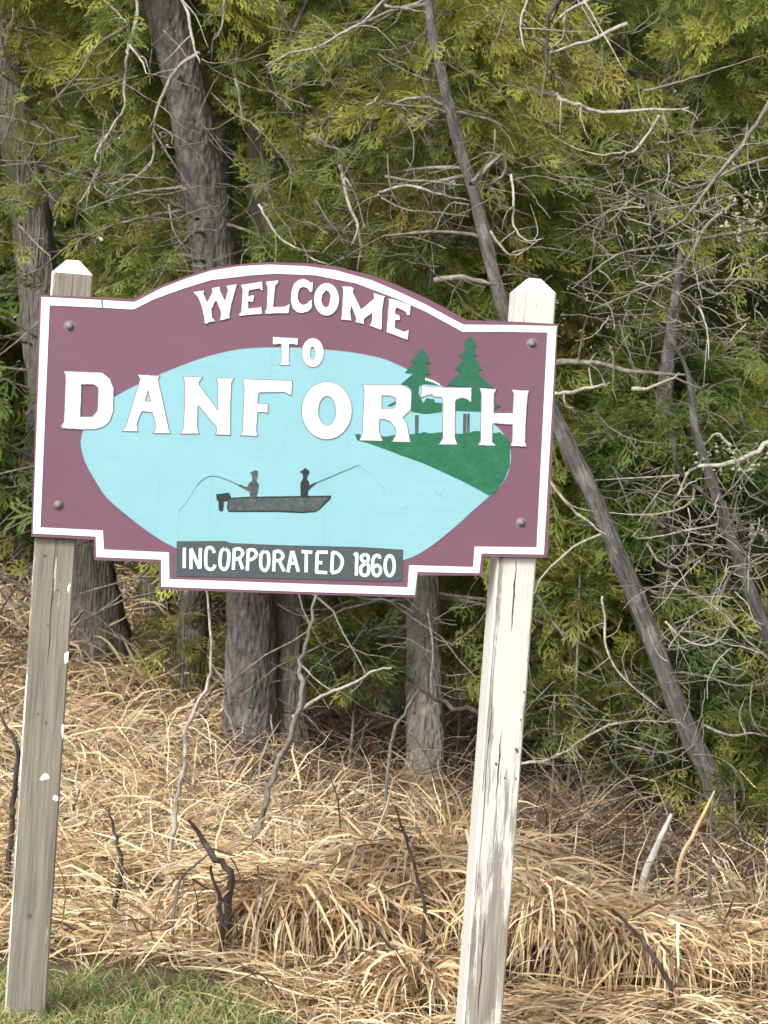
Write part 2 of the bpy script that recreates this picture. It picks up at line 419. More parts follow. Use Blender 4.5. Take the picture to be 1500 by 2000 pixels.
for a, b_, wd in (((813.5, 811), (813.5, 847), 6.5), ((907.5, 808), (907.0, 846), 6.0), ((914.5, 808), (914, 846), 4.5)):
    plate('painted_trunk', [stroke([a, b_], wd)], 0.0036, 0.0016, M['boat'], board)
plate('painted_snow', [stroke(Z_(700, 640, 4.6875, [(610, 470), (680, 490), (745, 525)]), 4.5, 3)], 0.0036, 0.0032, M['mint'], board)

A_ = (360, 540, 6.25); B_ = (580, 540, 6.25); C_ = (110, 710, 6.25); D_ = (340, 710, 6.25); E_ = (570, 710, 6.25); F_ = (800, 710, 6.25); G_ = (340, 1040, 6.25); H_ = (560, 1040, 6.25)
LET = [
 (A_, [[(112,190),(240,175),(228,205),(278,325),(345,195),(340,145),(430,128),(435,185),(498,305),(535,170),(515,118),(640,98),(628,130),(572,330),(545,470),(550,508),(435,535),(448,490),(446,420),(395,300),(375,300),(327,400),(335,500),(372,545),(290,558),(286,574),(248,572),(245,500),(215,370),(168,250)]]),
 (A_, [[(692,108),(945,65),(955,170),(915,145),(790,165),(780,185),(778,248),(830,232),(850,240),(835,310),(775,300),(778,395),(905,382),(935,372),(943,455),(800,465),(680,480),(668,462),(695,440),(715,160)]]),
 (A_, [[(1000,65),(1145,50),(1140,75),(1105,110),(1080,378),(1230,370),(1285,338),(1270,445),(990,452),(985,430),(1008,395),(1020,130),(1000,90)]]),
 (B_, [[(190,68),(185,180),(165,195),(125,140),(75,125),(30,145),(10,200),(8,270),(25,320),(75,352),(120,335),(165,292),(180,290),(178,380),(140,420),(60,445),(0,435),(-50,385),(-75,300),(-70,200),(-35,90),(20,45),(75,32),(130,50),(165,80)]]),
 (B_, [ell(360,280,150,197), [(355,165),(390,190),(412,240),(400,310),(385,365),(345,382),(310,350),(293,290),(305,225)]]),
 (B_, [[(548,125),(660,128),(690,150),(675,190),(780,410),(935,280),(945,250),(935,205),(1070,245),(1055,275),(1035,440),(1030,630),(1025,650),(890,600),(915,550),(918,480),(920,440),(820,510),(810,540),(815,580),(712,555),(728,520),(660,350),(645,440),(660,535),(540,525),(548,480),(558,330),(565,150)]]),
 (B_, [[(1118,275),(1160,275),(1385,355),(1375,470),(1345,470),(1325,430),(1215,375),(1195,410),(1195,460),(1250,480),(1250,530),(1195,530),(1190,630),(1310,680),(1360,655),(1345,770),(1095,680),(1100,580),(1112,450),(1125,300)]]),
 (A_, [[(1082,742),(1385,758),(1378,835),(1340,825),(1275,820),(1272,870),(1270,1040),(1280,1080),(1165,1075),(1190,1040),(1188,825),(1150,820),(1100,830),(1080,815)]]),
 (B_, [ell(193,930,130,175), ell(190,938,38,82,16)]),
 (C_, [[(98,98),(380,110),(560,118),(650,190),(695,310),(690,580),(650,700),(580,765),(480,795),(330,800),(80,785),(62,768),(98,715),(108,500),(118,250),(118,145)], [(300,250),(450,250),(505,285),(518,320),(505,580),(445,655),(285,655),(295,500)]]),
 (C_, [[(1000,140),(1255,155),(1235,200),(1290,440),(1370,820),(1385,850),(1190,845),(1215,800),(1215,720),(1175,590),(1045,578),(1020,620),(975,740),(990,825),(810,820),(850,780),(1030,190)], [(1120,305),(1160,470),(1075,465)]]),
 (D_, [[(118,165),(335,170),(298,230),(300,262),(540,590),(540,240),(520,185),(722,185),(692,240),(682,520),(680,870),(510,862),(525,830),(520,770),(320,530),(285,500),(275,780),(300,850),(85,852),(118,790),(130,600),(138,230)]]),
 (D_, [[(845,195),(1435,215),(1425,385),(1395,370),(1350,345),(1050,348),(1025,360),(1010,490),(1140,500),(1135,605),(1095,585),(1010,595),(1000,820),(1010,880),(815,875),(845,830),(850,600),(862,300)]]),
 (E_, [ell(425,575,302,348,36), ell(430,578,113,185,24)]),
 (E_, [[(872,265),(1330,265),(1430,310),(1455,360),(1445,560),(1345,660),(1400,740),(1420,870),(1440,955),(1230,950),(1275,870),(1270,790),(1200,700),(1130,675),(1065,675),(1055,800),(1075,880),(1100,940),(830,935),(862,870),(870,700),(885,470),(888,320)], [(1090,385),(1210,390),(1278,425),(1270,520),(1240,555),(1090,560)]]),
 (F_, [[(150,280),(400,298),(748,300),(745,465),(700,430),(640,412),(570,430),(548,470),(545,900),(575,985),(365,985),(410,910),(412,440),(385,405),(290,400),(275,370),(200,385),(140,410)]]),
 (F_, [[(860,305),(1050,318),(1022,370),(1020,610),(1262,610),(1275,370),(1250,325),(1450,335),(1435,380),(1415,600),(1400,950),(1420,1008),(1235,1000),(1255,950),(1260,740),(1020,725),(1005,740),(1000,960),(1045,1000),(840,990),(870,950),(880,370)]]),
]
def handmade(loop, seed):
    rr = random.Random(seed); out = []; L = len(loop)
    for i in range(L):
        a, b_ = Vector(loop[i]), Vector(loop[(i + 1) % L]); n = max(1, int((b_ - a).length / 5)); nn = Vector(((b_ - a).y, -(b_ - a).x))
        nn = nn.normalized() if nn.length > 0 else nn
        for k in range(n):
            p = a.lerp(b_, k / n)
            if k: p = p + nn * rr.gauss(0, 0.18)
            out.append(tuple(p))
    return out
for wdw, loops in LET:
    ls = [handmade(Z_(*wdw, l), i + int(l[0][0])) for i, l in enumerate(loops)]
    big = wdw[1] > 600
    plate('letter_outline', [offset(ls[0], 1.5 if big else 1.0)] + [offset(l, -1.3 if big else -0.7) for l in ls[1:]], 0.0038, 0.0, M['outline'], board)
    plate('letter', ls, 0.0043, 0.0, M['white'], board)

panel = [(345, 1057), (440, 1056.5), (450, 1060.5), (560, 1065), (700, 1068), (787.5, 1073.5), (785.5, 1134), (770, 1136), (600, 1131), (345, 1125)]
plate('painted_panel', [panel], 0.0024, 0.0, M['slate'], board)
INC = [
 (G_, [[(125,185),(122,435)]]), (G_, [[(205,445),(205,200)], [(205,195),(310,440)], [(315,440),(320,190)]]),
 (G_, [[(490,250),(470,200),(430,182),(392,220),(388,400),(430,448),(475,440),(500,395)]]),
 (G_, [[(615,195),(570,245),(562,400),(612,452),(655,400),(668,250),(625,200)]]),
 (G_, [[(722,455),(735,195)], [(735,205),(800,200),(838,250),(800,312),(742,325)], [(795,325),(838,450)]]),
 (G_, [[(893,465),(905,205)], [(905,215),(970,212),(1005,265),(960,322),(908,332)]]),
 (G_, [[(1105,228),(1062,270),(1060,415),(1110,465),(1150,400),(1152,270),(1115,230)]]),
 (G_, [[(1215,475),(1225,220)], [(1225,235),(1290,232),(1330,290),(1290,338),(1232,345)], [(1285,350),(1342,475)]]),
 (H_, [[(12,485),(62,225)], [(72,225),(142,480)], [(35,375),(105,375)]]),
 (H_, [[(180,232),(310,242)], [(238,245),(235,485)]]),
 (H_, [[(500,240),(365,240)], [(372,240),(362,485)], [(365,365),(432,370)], [(350,482),(492,490)]]),
 (H_, [[(558,240),(548,485)], [(550,238),(620,258),(672,320),(670,400),(625,475),(545,490)]]),
 (H_, [[(818,280),(858,250)], [(855,250),(848,525)]]),
 (H_, [[(955,265),(912,290),(915,335),(960,370),(1000,410),(990,500),(945,525),(905,495),(905,425),(945,385),(990,340),(992,290),(960,266)]]),
 (H_, [[(1135,320),(1125,285),(1080,285),(1050,340),(1048,450),(1065,510),(1105,525),(1140,490),(1140,430),(1100,400),(1060,425)]]),
 (H_, [ell(1255,405,56,122,15) + [(1311,405)]]),
]
for wdw, sts in INC:
    for i, st in enumerate(sts):
        q = Z_(*wdw, st)
        if len(q) > 3: q = [tuple(v) for v in cr_open([(x, y, 0) for x, y in q], 3)]; q = [(x, y) for x, y, _ in q]
        strip('letter_stroke', q, 6.4, 0.0036 + 0.0004 * i, 0.0024, M['mint'], board)

bz = (340, 880, 4.6875)
plate('painted_boat_edge', [offset(Z_(*bz, [(505,435),(700,425),(1435,415),(1430,440),(1330,540),(1290,560),(1180,570),(960,560),(500,560),(485,520),(495,465)]), 0.7)], 0.0024, 0.0016, M['boatdark'], board)
plate('painted_boat', [Z_(*bz, [(510,445),(700,437),(1420,428),(1322,535),(1285,552),(1180,560),(960,548),(505,550),(495,520),(502,468)])], 0.0029, 0.0016, M['boat'], board)
plate('painted_motor', [Z_(*bz, [(385,400),(500,385),(520,420),(505,462),(455,465),(448,545),(430,560),(410,545),(405,465),(388,450)])], 0.0033, 0.0016, M['boatdark'], board)
plate('painted_angler', [Z_(*bz, [(735,180),(765,185),(762,240),(750,275),(775,310),(765,370),(750,430),(695,430),(690,375),(650,355),(590,322),(600,308),(665,335),(690,295),(715,275),(710,215),(690,205),(712,195)])], 0.0037, 0.0016, M['boat'], board)
plate('painted_angler', [Z_(*bz, [(1200,158),(1235,185),(1238,202),(1215,240),(1215,260),(1235,290),(1238,320),(1290,290),(1305,295),(1245,345),(1225,370),(1222,430),(1158,430),(1155,300),(1180,255),(1178,215),(1148,195),(1175,180)])], 0.0037, 0.0016, M['boatdark'], board)
def crp(w_, pts): return [(v.x, v.y) for v in cr_open([(x, y, 0) for x, y in Z_(*w_, pts)], 4)]
hz = (560, 880, 4.6875)
for pts, w1, w2, mm in ((crp(bz, [(590,315),(480,265),(380,235),(310,240),(250,275),(205,320)]), 2.2, 1.2, 'pencil'), (crp(bz, [(205,320),(130,440),(40,555)]), 1.0, 0.7, 'faint'),
                        (Z_(*hz, [(262,298),(400,240)]), 2.4, 2.0, 'pencil'), (Z_(*hz, [(400,240),(660,130)]), 1.9, 1.3, 'pencil'), (Z_(*hz, [(662,131),(770,225)]), 1.2, 0.9, 'faint'), (Z_(*hz, [(825,285),(900,360)]), 1.1, 0.8, 'faint')):
    plate('painted_fishing_rod', [stroke(pts, w1, w2)], 0.0030, 0.0016, M[mm], board)
for pts, w1 in (([(1085,468),(1096,500),(1080,530),(1040,542)], 2.4), ([(1352,355),(1372,392),(1405,402),(1440,355)], 2.0)):
    plate('painted_fish_hook', [stroke(crp(hz, pts), w1, 0.9)], 0.0024, 0.0016, M['faint'], board)

# posts behind the board
def post(name, tl, bl, width, mt, toppx):
    "tl, bl: photo pixels of the front-left edge near the top and near the ground"
    off = BT + 0.001
    x1, z1 = S(*tl, off); x0, z0 = S(*bl, off)
    k = (x1 - x0) / (z1 - z0)
    ztop = S(*toppx, off)[1]; zs = S(tl[0], tl[1], off)[1]
    o = bpy.data.objects.new(name, None)
    def xa(z): return x0 + (z - z0) * k
    zb = -0.30; V = []; Fc = []; dpt = width
    c = 0.006
    rings = [zb, 0.0, 0.3, 0.6, 0.9, 1.2, 1.5, 1.8, 2.1, zs]
    rings = [z for z in rings if z < zs] + [zs]
    def ring(z, inset, ch):
        a = xa(z) + inset; b_ = xa(z) + width - inset; f = off + inset; g = off + dpt - inset
        return [(a + ch, f, z), (b_ - ch, f, z), (b_, f + ch, z), (b_, g - ch, z), (b_ - ch, g, z), (a + ch, g, z), (a, g - ch, z), (a, f + ch, z)]
    levels = [ring(z, 0.0, c) for z in rings] + [ring(ztop, width * 0.34, 0.004)]
    for L in levels: V += L
    for i in range(len(levels) - 1):
        for j in range(8):
            a = i * 8 + j; b_ = i * 8 + (j + 1) % 8
            Fc.append((a, b_, b_ + 8, a + 8))
    t = (len(levels) - 1) * 8
    Fc.append(tuple(t + j for j in range(8)))
    ob = pymesh(name, V, Fc, mt, root)
    return ob, xa, off, width
pw = 0.1425
pL = post('post', (101, 531), (8, 1985), pw, M['post_grey'], (140, 505))
pR = post('post', (1011, 566), (905, 1985), pw, M['post_white'], (1046, 541))
pL[0]['label'] = 'bare grey wooden post with a few chips of white paint'
pR[0]['label'] = 'white painted post with worn streaks'
M['darkwood'] = paint('dark_crack', (0.05, 0.04, 0.033), 0.2)
def crack(po, fx, z0, z1, w_, m, seed):
    ob, xa, off, wd = po; rr = random.Random(seed); V = []; Fc = []; n = 14
    for i in range(n + 1):
        z = z0 + (z1 - z0) * i / n; x = xa(z) + wd * fx + 0.0012 * math.sin(i * 1.3 + seed) + rr.uniform(-0.001, 0.001)
        h = w_ * math.sin(math.pi * (i + 0.25) / (n + 0.5)) * rr.uniform(0.6, 1.1)
        V += [(x - h, off - 0.0015, z), (x + h, off - 0.0015, z)]
    for i in range(n): a = 2 * i; Fc.append((a, a + 1, a + 3, a + 2))
    pymesh('crack', V, Fc, m, ob)
crack(pL, 0.50, 1.66, 2.62, 0.0035, M['darkwood'], 3); crack(pL, 0.50, 1.2, 1.72, 0.0016, M['darkwood'], 4)
crack(pR, 0.48, 1.45, 1.72, 0.0032, M['darkwood'], 5); crack(pR, 0.36, 0.05, 0.45, 0.0022, M['darkwood'], 6); crack(pR, 0.12, 0.5, 1.45, 0.0016, M['darkwood'], 8)
crack(pR, 0.42, 0.85, 1.1, 0.003, M['darkwood'], 9)
def chip(po, fx, z, w_, h, m, seed):
    ob, xa, off, wd = po; rr = random.Random(seed); n = 9
    cx = xa(z) + wd * fx; V = [(cx, off - 0.002, z)]
    for i in range(n):
        t = 2 * math.pi * i / n; q = rr.uniform(0.55, 1.15)
        V.append((min(xa(z) + wd - 0.001, cx + w_ * q * math.cos(t)), off - 0.0015, z + h * q * math.sin(t)))
    pymesh('paint_chip', V, [(0, i + 1, (i + 1) % n + 1) for i in range(n)], m, ob)
M['chip'] = paint('old_white_paint', (0.80, 0.80, 0.74), 0.05)
zpx = lambda px, py: S(px, py, BT)[1]
for fx, py, w_, h, sd in ((0.90, 1145, 0.007, 0.017, 1), (0.95, 1280, 0.009, 0.030, 2), (0.97, 1425, 0.007, 0.03, 3), (0.62, 1515, 0.020, 0.013, 4), (0.90, 1558, 0.010, 0.012, 5), (0.55, 1520, 0.012, 0.008, 6)):
    chip(pL, fx, zpx(80, py), w_, h, M['chip'], sd)
M['knot'] = paint('wood_knot', (0.13, 0.11, 0.085), 0.2)
for fx, py, r in ((0.27, 1085, 0.006), (0.62, 1150, 0.004), (0.5, 1168, 0.0035), (0.45, 1220, 0.004), (0.35, 1305, 0.003), (0.35, 1395, 0.004), (0.55, 1410, 0.005), (0.45, 1790, 0.009)):
    chip(pL, fx, zpx(80, py), r, r, M['knot'], int(py))
for fx, py, r in ((0.93, 1350, 0.004), (0.9, 1405, 0.004), (0.85, 1465, 0.008), (0.35, 1494, 0.006), (0.6, 1520, 0.004), (0.88, 1520, 0.004)):
    chip(pR, fx, zpx(1000, py), r, r * 1.2, M['knot'], int(py))

def bolt(px, py, stained):
    x, z = S(px, py, 0); V = []; Fc = []; n = 20
    prof = [(0.0165, 0.0), (0.0165, 0.0025), (0.0115, 0.0030), (0.0110, 0.007), (0.008, 0.0105), (0.004, 0.012)]
    for r, h in prof:
        for i in range(n):
            t = 2 * math.pi * i / n; V.append((x + r * math.cos(t), -h, z + r * math.sin(t)))
    V.append((x, -0.0123, z))
    for k in range(len(prof) - 1):
        for i in range(n):
            a = k * n + i; b_ = k * n + (i + 1) % n; Fc.append((a, b_, b_ + n, a + n))
    k = (len(prof) - 1) * n
    for i in range(n): Fc.append((k + i, k + (i + 1) % n, len(V) - 1))
    ob = pymesh('bolt', V, Fc, M['bolt'], root, smooth=True)
    rn = n
    V2 = [(x + 0.0205 * random.uniform(.9, 1.08) * math.cos(2 * math.pi * i / n), -0.001, z + 0.0205 * random.uniform(.9, 1.08) * math.sin(2 * math.pi * i / n)) for i in range(n)]
    V3 = [(v[0], 0.0, v[2]) for v in V2]
    pymesh('stain', V2 + V3, [tuple(range(n))] + [(i, (i + 1) % n, n + (i + 1) % n, n + i) for i in range(n)], M['rust'] if stained else M['outline'], ob)
for px, py, st in ((136, 637, 0), (1039, 671, 0), (114, 986, 1), (1018, 1021, 0)): bolt(px, py, st)
# a nick through the border at the top left, as in the photo
plate('border_nick', [[(197, 584), (201, 585), (202, 602), (199, 602)]], 0.0026, 0.0, M['outline'], board)

# ------------------------------------------------------------------ tubes for trunks, branches and sticks
def tube(points, radii, nside=6, rough=0.0, seed=0, sub=4, kink=0.0, ridge=0):
    pts = cr_open([tuple(p) for p in points], sub); n = len(pts)
    rad = np.interp(np.linspace(0, len(radii) - 1, n), range(len(radii)), radii)
    rr = random.Random(seed)
    if kink:
        pts = [p + Vector((rr.gauss(0, kink), rr.gauss(0, kink), rr.gauss(0, kink))) for p in pts]
    P_ = np.array([tuple(p) for p in pts]); T = np.gradient(P_, axis=0); T /= np.linalg.norm(T, axis=1)[:, None] + 1e-9
    ref = np.array([0.0, 1.0, 0.0]) if abs(T[:, 1]).mean() < 0.8 else np.array([0, 0, 1.0])
    A = np.cross(T, ref); A /= np.linalg.norm(A, axis=1)[:, None] + 1e-9; B = np.cross(T, A)
    th = np.arange(nside) * 2 * np.pi / nside
    rr2 = np.ones((n, nside))
    if rough:
        for i in range(n):
            for j in range(nside):
                p = Vector((math.cos(th[j]) * 2.2, math.sin(th[j]) * 2.2, i * 0.22 + seed * 7.1))
                v = mnoise.noise(p) * 1.0 + (mnoise.noise(p * 3.1) * 0.6)
                if ridge: v += 0.5 * math.sin(th[j] * ridge + 1.2 * mnoise.noise(p * 0.6) * 3)
                rr2[i, j] += rough * v
    V = P_[:, None, :] + (rad[:, None] * rr2)[:, :, None] * (np.cos(th)[None, :, None] * A[:, None, :] + np.sin(th)[None, :, None] * B[:, None, :])
    V = V.reshape(-1, 3); i = np.arange(n - 1)[:, None] * nside; j = np.arange(nside)[None, :]; j2 = (j + 1) % nside
    Fq = np.stack([i + j, i + j2, i + nside + j2, i + nside + j], 2).reshape(-1, 4)
    return V, Fq
def joined(parts):
    Vs, Fs, k = [], [], 0
    for V, Fq in parts: Vs.append(V); Fs.append(Fq + k); k += len(V)
    return np.concatenate(Vs), np.concatenate(Fs)
def pxline(pts, d0, d1=None, wig=0.0, seed=0):
    d1 = d0 if d1 is None else d1; n = len(pts); rr = random.Random(seed)
    return [P(x, y, d0 + (d1 - d0) * i / (n - 1) + rr.uniform(-wig, wig)) for i, (x, y) in enumerate(pts)]

# ------------------------------------------------------------------ cedar sprays
def spray_template(seed, nb=8, lobes=2):
    r = random.Random(seed); V, T = [], []
    def dia(a, ang, L, wd):
        c, s = math.cos(ang), math.sin(ang); k = len(V)
        for u, v in ((0, 0), (r.uniform(.45, .75) * L, wd / 2), (L, r.uniform(-.2, .2) * wd), (r.uniform(.45, .75) * L, -wd / 2)):
            x = a[0] + u * c - v * s; y = a[1] + u * s + v * c
            V.append((x, y, -0.22 * x * x - 0.35 * y * y + r.uniform(-.015, .015)))
        T.extend([(k, k + 1, k + 2), (k, k + 2, k + 3)])
    dia((0, 0), 0, 0.55, 0.035); dia((0.5, 0), 0, 0.5, 0.06)
    for i in range(nb):
        t = 0.10 + 0.82 * i / nb; sd = 1 if i % 2 else -1
        L = (0.50 * (1 - t) ** 0.7 + 0.12) * r.uniform(0.75, 1.15); ang = sd * r.uniform(0.38, 0.85)
        dia((t, 0), ang, L, 0.055)
        for j in range(lobes):
            q = (j + 1) / (lobes + 0.6) * L; s2 = 1 if (j + i) % 2 else -1
            dia((t + q * math.cos(ang), q * math.sin(ang)), ang + s2 * r.uniform(0.35, 0.65), L * 0.50 * r.uniform(.7, 1.2), 0.045)
    return np.array(V), np.array(T)
TPL = [spray_template(i) for i in range(7)]
TPLF = [spray_template(20 + i, 8, 1) for i in range(5)]
def sprays(pos, axis, roll, size, tint, tpl):
    "all sprays merged: arrays of vertices, triangles, colours"
    n = len(pos); which = rng.integers(0, len(tpl), n); Vs, Fs, Cs, k = [], [], [], 0
    axis = axis / (np.linalg.norm(axis, axis=1)[:, None] + 1e-9)
    up = np.tile([0, 0, 1.0], (n, 1)); side = np.cross(up, axis); side /= np.linalg.norm(side, axis=1)[:, None] + 1e-6
    nor = np.cross(axis, side); c, s = np.cos(roll)[:, None], np.sin(roll)[:, None]
    sd = side * c + nor * s; nr = nor * c - side * s
    for w_ in range(len(tpl)):
        id_ = np.nonzero(which == w_)[0]
        if not len(id_): continue
        V, T = tpl[w_]; nv = len(V); z = size[id_][:, None, None]
        W = pos[id_][:, None, :] + z * (V[None, :, 0:1] * axis[id_][:, None, :] + V[None, :, 1:2] * sd[id_][:, None, :] + V[None, :, 2:3] * nr[id_][:, None, :])
        Vs.append(W.reshape(-1, 3)); Fs.append((T[None] + (np.arange(len(id_)) * nv)[:, None, None]).reshape(-1, 3) + k)
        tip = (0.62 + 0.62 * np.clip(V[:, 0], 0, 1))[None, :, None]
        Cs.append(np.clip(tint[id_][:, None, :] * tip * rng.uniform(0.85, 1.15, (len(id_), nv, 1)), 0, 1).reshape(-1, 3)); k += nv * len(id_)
    return np.concatenate(Vs), np.concatenate(Fs), np.concatenate(Cs)

GREENS = np.array([(0.112, 0.160, 0.036), (0.168, 0.210, 0.044), (0.245, 0.275, 0.055), (0.41, 0.41, 0.08), (0.074, 0.116, 0.034), (0.26, 0.18, 0.06)])
def pick_tint(n, wts):
    i = rng.choice(len(GREENS), n, p=np.array(wts) / sum(wts)); return GREENS[i] * rng.uniform(0.8, 1.2, (n, 1))

TRUNK2 = [(318, 0), (352, 130), (378, 250), (400, 380), (418, 500)]   # the trunk that shows bare in the photo
def clear_of_trunk(pos, size):
    x, y, d = pix(pos); tx = np.interp(y, [q[1] for q in TRUNK2], [q[0] for q in TRUNK2])
    hide = (np.abs(x - tx) < 62) & (d < 16.3) & (y < 560) & (y > -40)
    x1, y1 = x, y
    # the leaning trunk right of the sign and the trunks under it
    lx = np.interp(y, [0, 100, 250, 400, 620, 830, 990, 1180, 1400, 1640], [835, 850, 885, 930, 990, 1085, 1170, 1250, 1330, 1420])
    hide |= (np.abs(x - lx) < np.where(y < 620, 34, 48)) & (d < 14.9) & (rng.random(len(x)) < np.where(y < 620, 0.55, 0.92))
    hide |= (x > 400) & (x < 640) & (y > 1120) & (d < 17)
    hide |= (x > 740) & (x < 900) & (y > 1100) & (d < 17)
    hide |= (x > 110) & (x < 270) & (y > 1040) & (d < 21)
    hide |= (x < 560) & (y > 1130) & (d < 24) & (rng.random(len(x)) < 0.75)
    hide |= (x < 130) & (x > 0) & (y > 420) & (d < 20.8) & (rng.random(len(x)) < 0.8)
    hide |= (x > 560) & (x < 760) & (y > 1130) & (d < 15.9)
    hide |= (y > 1380) & (x < 1180)
    return ~hide

def crown(parent, tx, ty, z0, z1, rad, nb, ns, wts, size=(0.13, 0.29), tpl=TPL, fan=None, trunkline=None, far=False):
    "boughs round a trunk, each carrying its sprays; returns bough tubes too"
    pos, axis, roll, sz, tin, tubes = [], [], [], [], [], []
    for b_ in range(nb):
        u = rng.random(); z = z0 + (z1 - z0) * u
        az = rng.uniform(0, 2 * np.pi) if fan is None or rng.random() > 0.75 else rng.uniform(*fan)
        rr = rad * (1 - 0.55 * u) * rng.uniform(0.55, 1.1)
        d = np.array([math.cos(az), math.sin(az), 0.0]); x0, y0 = tx, ty
        if trunkline is not None:
            zz = [q[2] for q in trunkline]; x0 = np.interp(z, zz, [q[0] for q in trunkline]); y0 = np.interp(z, zz, [q[1] for q in trunkline])
        t = np.sqrt(rng.uniform(0.08, 1.0, ns)); lift = rng.uniform(-0.1, 0.35)
        cen = np.array([x0, y0, z]) + d * (rr * t)[:, None]
        cen[:, 2] += rr * (lift * t - 0.45 * t ** 2)
        sp = 0.07 + 0.055 * rr
        cen += rng.normal(0, 1, (ns, 3)) * np.array([sp, sp, sp * 0.75])
        a2 = az + rng.normal(0, 0.7, ns)
        ax = np.stack([np.cos(a2), np.sin(a2), rng.uniform(-1.5, 0.5, ns)], 1)
        bt = pick_tint(1, wts)[0] * rng.uniform(0.7, 1.3)
        pos.append(cen); axis.append(ax); roll.append(rng.normal(0, 1.0, ns)); sz.append(rng.uniform(*size, ns))
        tin.append(bt[None] * 0.65 + pick_tint(ns, wts) * 0.35)
        if not far and rng.random() < 0.6:
            e = [np.array([x0, y0, z])]
            for q in (0.35, 0.7, 1.0): e.append(np.array([x0, y0, z]) + d * rr * q + np.array([0, 0, rr * (lift * q - 0.45 * q * q)]))
            tubes.append(tube(e, [0.016, 0.011, 0.007, 0.004], 5, kink=0.01, seed=b_, sub=3))
    pos = np.concatenate(pos); axis = np.concatenate(axis); roll = np.concatenate(roll); sz = np.concatenate(sz); tin = np.concatenate(tin)
    ok = (pos[:, 2] > G(pos[:, 0], pos[:, 1]) + 0.25)
    ok &= clear_of_trunk(pos, sz) & clear_of_trunk(pos + axis * (sz * 0.7)[:, None], sz)
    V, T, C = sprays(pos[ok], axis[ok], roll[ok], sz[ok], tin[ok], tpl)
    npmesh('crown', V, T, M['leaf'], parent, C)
    if tubes:
        V, Fq = joined(tubes); npmesh('boughs', V, Fq, M['twig_grey'], parent, smooth=True)['kind'] = 'stuff'

def trunk_tree(name, label, px, widths, d0, d1, bk, cat='tree', group=None, rough=0.16, nside=20, ridge=0, ztop=None):
    "trunk traced by its place, continued up to ztop"
    pts = pxline(px, d0, d1); k = np.array(pts[0])
    base = Vector(pts[0]); base.z = float(G(base.x, base.y)) - 0.15
    pts = [base] + pts
    w_ = [widths[0] * 1.5] + list(widths)
    dd = [d0] + [d0 + (d1 - d0) * i / (len(px) - 1) for i in range(len(px))]
    rad = [a * b_ / F / 2 for a, b_ in zip(w_, dd)]
    if ztop and pts[-1].z < ztop:
        dv = (pts[-1] - pts[-2]).normalized(); h = ztop - pts[-1].z
        pts += [pts[-1] + dv * h * 0.5 + Vector((0.05, 0, 0)), pts[-1] + dv * h]; rad += [rad[-1] * 0.7, rad[-1] * 0.3]
    o = empty(name, base); tag(o, label, cat, group)
    V, Fq = tube(pts, rad, nside, rough, seed=int(px[0][0]), sub=14, ridge=ridge)
    npmesh('trunk', V, Fq, bk, o, smooth=True)
    return o, [tuple(p) for p in pts]

GRP = 'cedars behind the sign'
W_O = (4, 5, 5, 2.4, 2.5, 1.1)      # olive
W_Y = (3, 5, 6, 3.2, 1.8, 1.2)    # yellower
W_D = (5, 2, 0.6, 0.1, 6, 0.4)    # deep green
t2, l2 = trunk_tree('cedar_tree', 'tree with thick dark scaly trunk rising bare above the arched top of the sign', [(490, 1490), (492, 1300), (488, 1160), (455, 820), (418, 500), (400, 380), (378, 250), (352, 130), (318, 0)], [118, 100, 96, 92, 88, 84, 80, 78, 74], 16.0, 16.0, M['bark_dark'], group=GRP, nside=36, rough=0.07, ridge=9, ztop=8.5)
t3, l3 = trunk_tree('cedar_tree', 'grey smooth-barked trunk pressed against the right of the thick dark trunk below the sign', [(560, 1440), (556, 1160), (535, 700), (508, 200), (500, 0)], [84, 76, 66, 52, 48], 16.1, 17.0, M['bark_pale'], group=GRP, ridge=7, ztop=8.5)
t4, l4 = trunk_tree('cedar_tree', 'slim grey trunk standing below the lower right step of the sign', [(832, 1465), (826, 1150), (835, 800), (846, 400), (850, 0)], [76, 64, 52, 36, 30], 15.5, 17.0, M['bark_pale'], group=GRP, ridge=6, ztop=8.5)
t1, l1 = trunk_tree('cedar_tree', 'broad trunk beside the left post, showing above and below the board corner', [(195, 1310), (185, 1180), (128, 900), (82, 620), (60, 420), (20, 200), (-20, 0)], [125, 104, 92, 78, 74, 66, 60], 20.0, 20.0, M['bark_grey'], group=GRP, ridge=8, ztop=8.8)
t5, l5 = trunk_tree('leaning_tree', 'thin leaning grey tree running from the straw up behind the right post', [(1425, 1650), (1395, 1540), (1332, 1400), (1250, 1190), (1170, 995), (1090, 830), (990, 620), (932, 400), (888, 250), (852, 100), (835, 0)], [52, 44, 38, 36, 34, 31, 27, 24, 22, 20, 18], 14.0, 14.6, M['bark_brown'], ridge=5, ztop=8.0)
t6, l6 = trunk_tree('cedar_tree', 'slender dark trunk half hidden in foliage right of the leaning tree top', [(1240, 1450), (1235, 1000), (1222, 480), (1215, 240), (1205, 0)], [44, 38, 32, 28, 26], 17.5, 17.5, M['bark_dark'], group=GRP, ztop=8.5)
t7, l7 = trunk_tree('lichen_tree', 'dead grey tree covered in pale lichen at the right edge', [(1640, 1620), (1560, 1380), (1498, 1235), (1450, 1110), (1405, 985), (1362, 850), (1352, 780), (1340, 720), (1300, 640)], [38, 32, 27, 24, 22, 18, 13, 9, 4], 13.8, 13.8, M['bark_brown'], ridge=0)

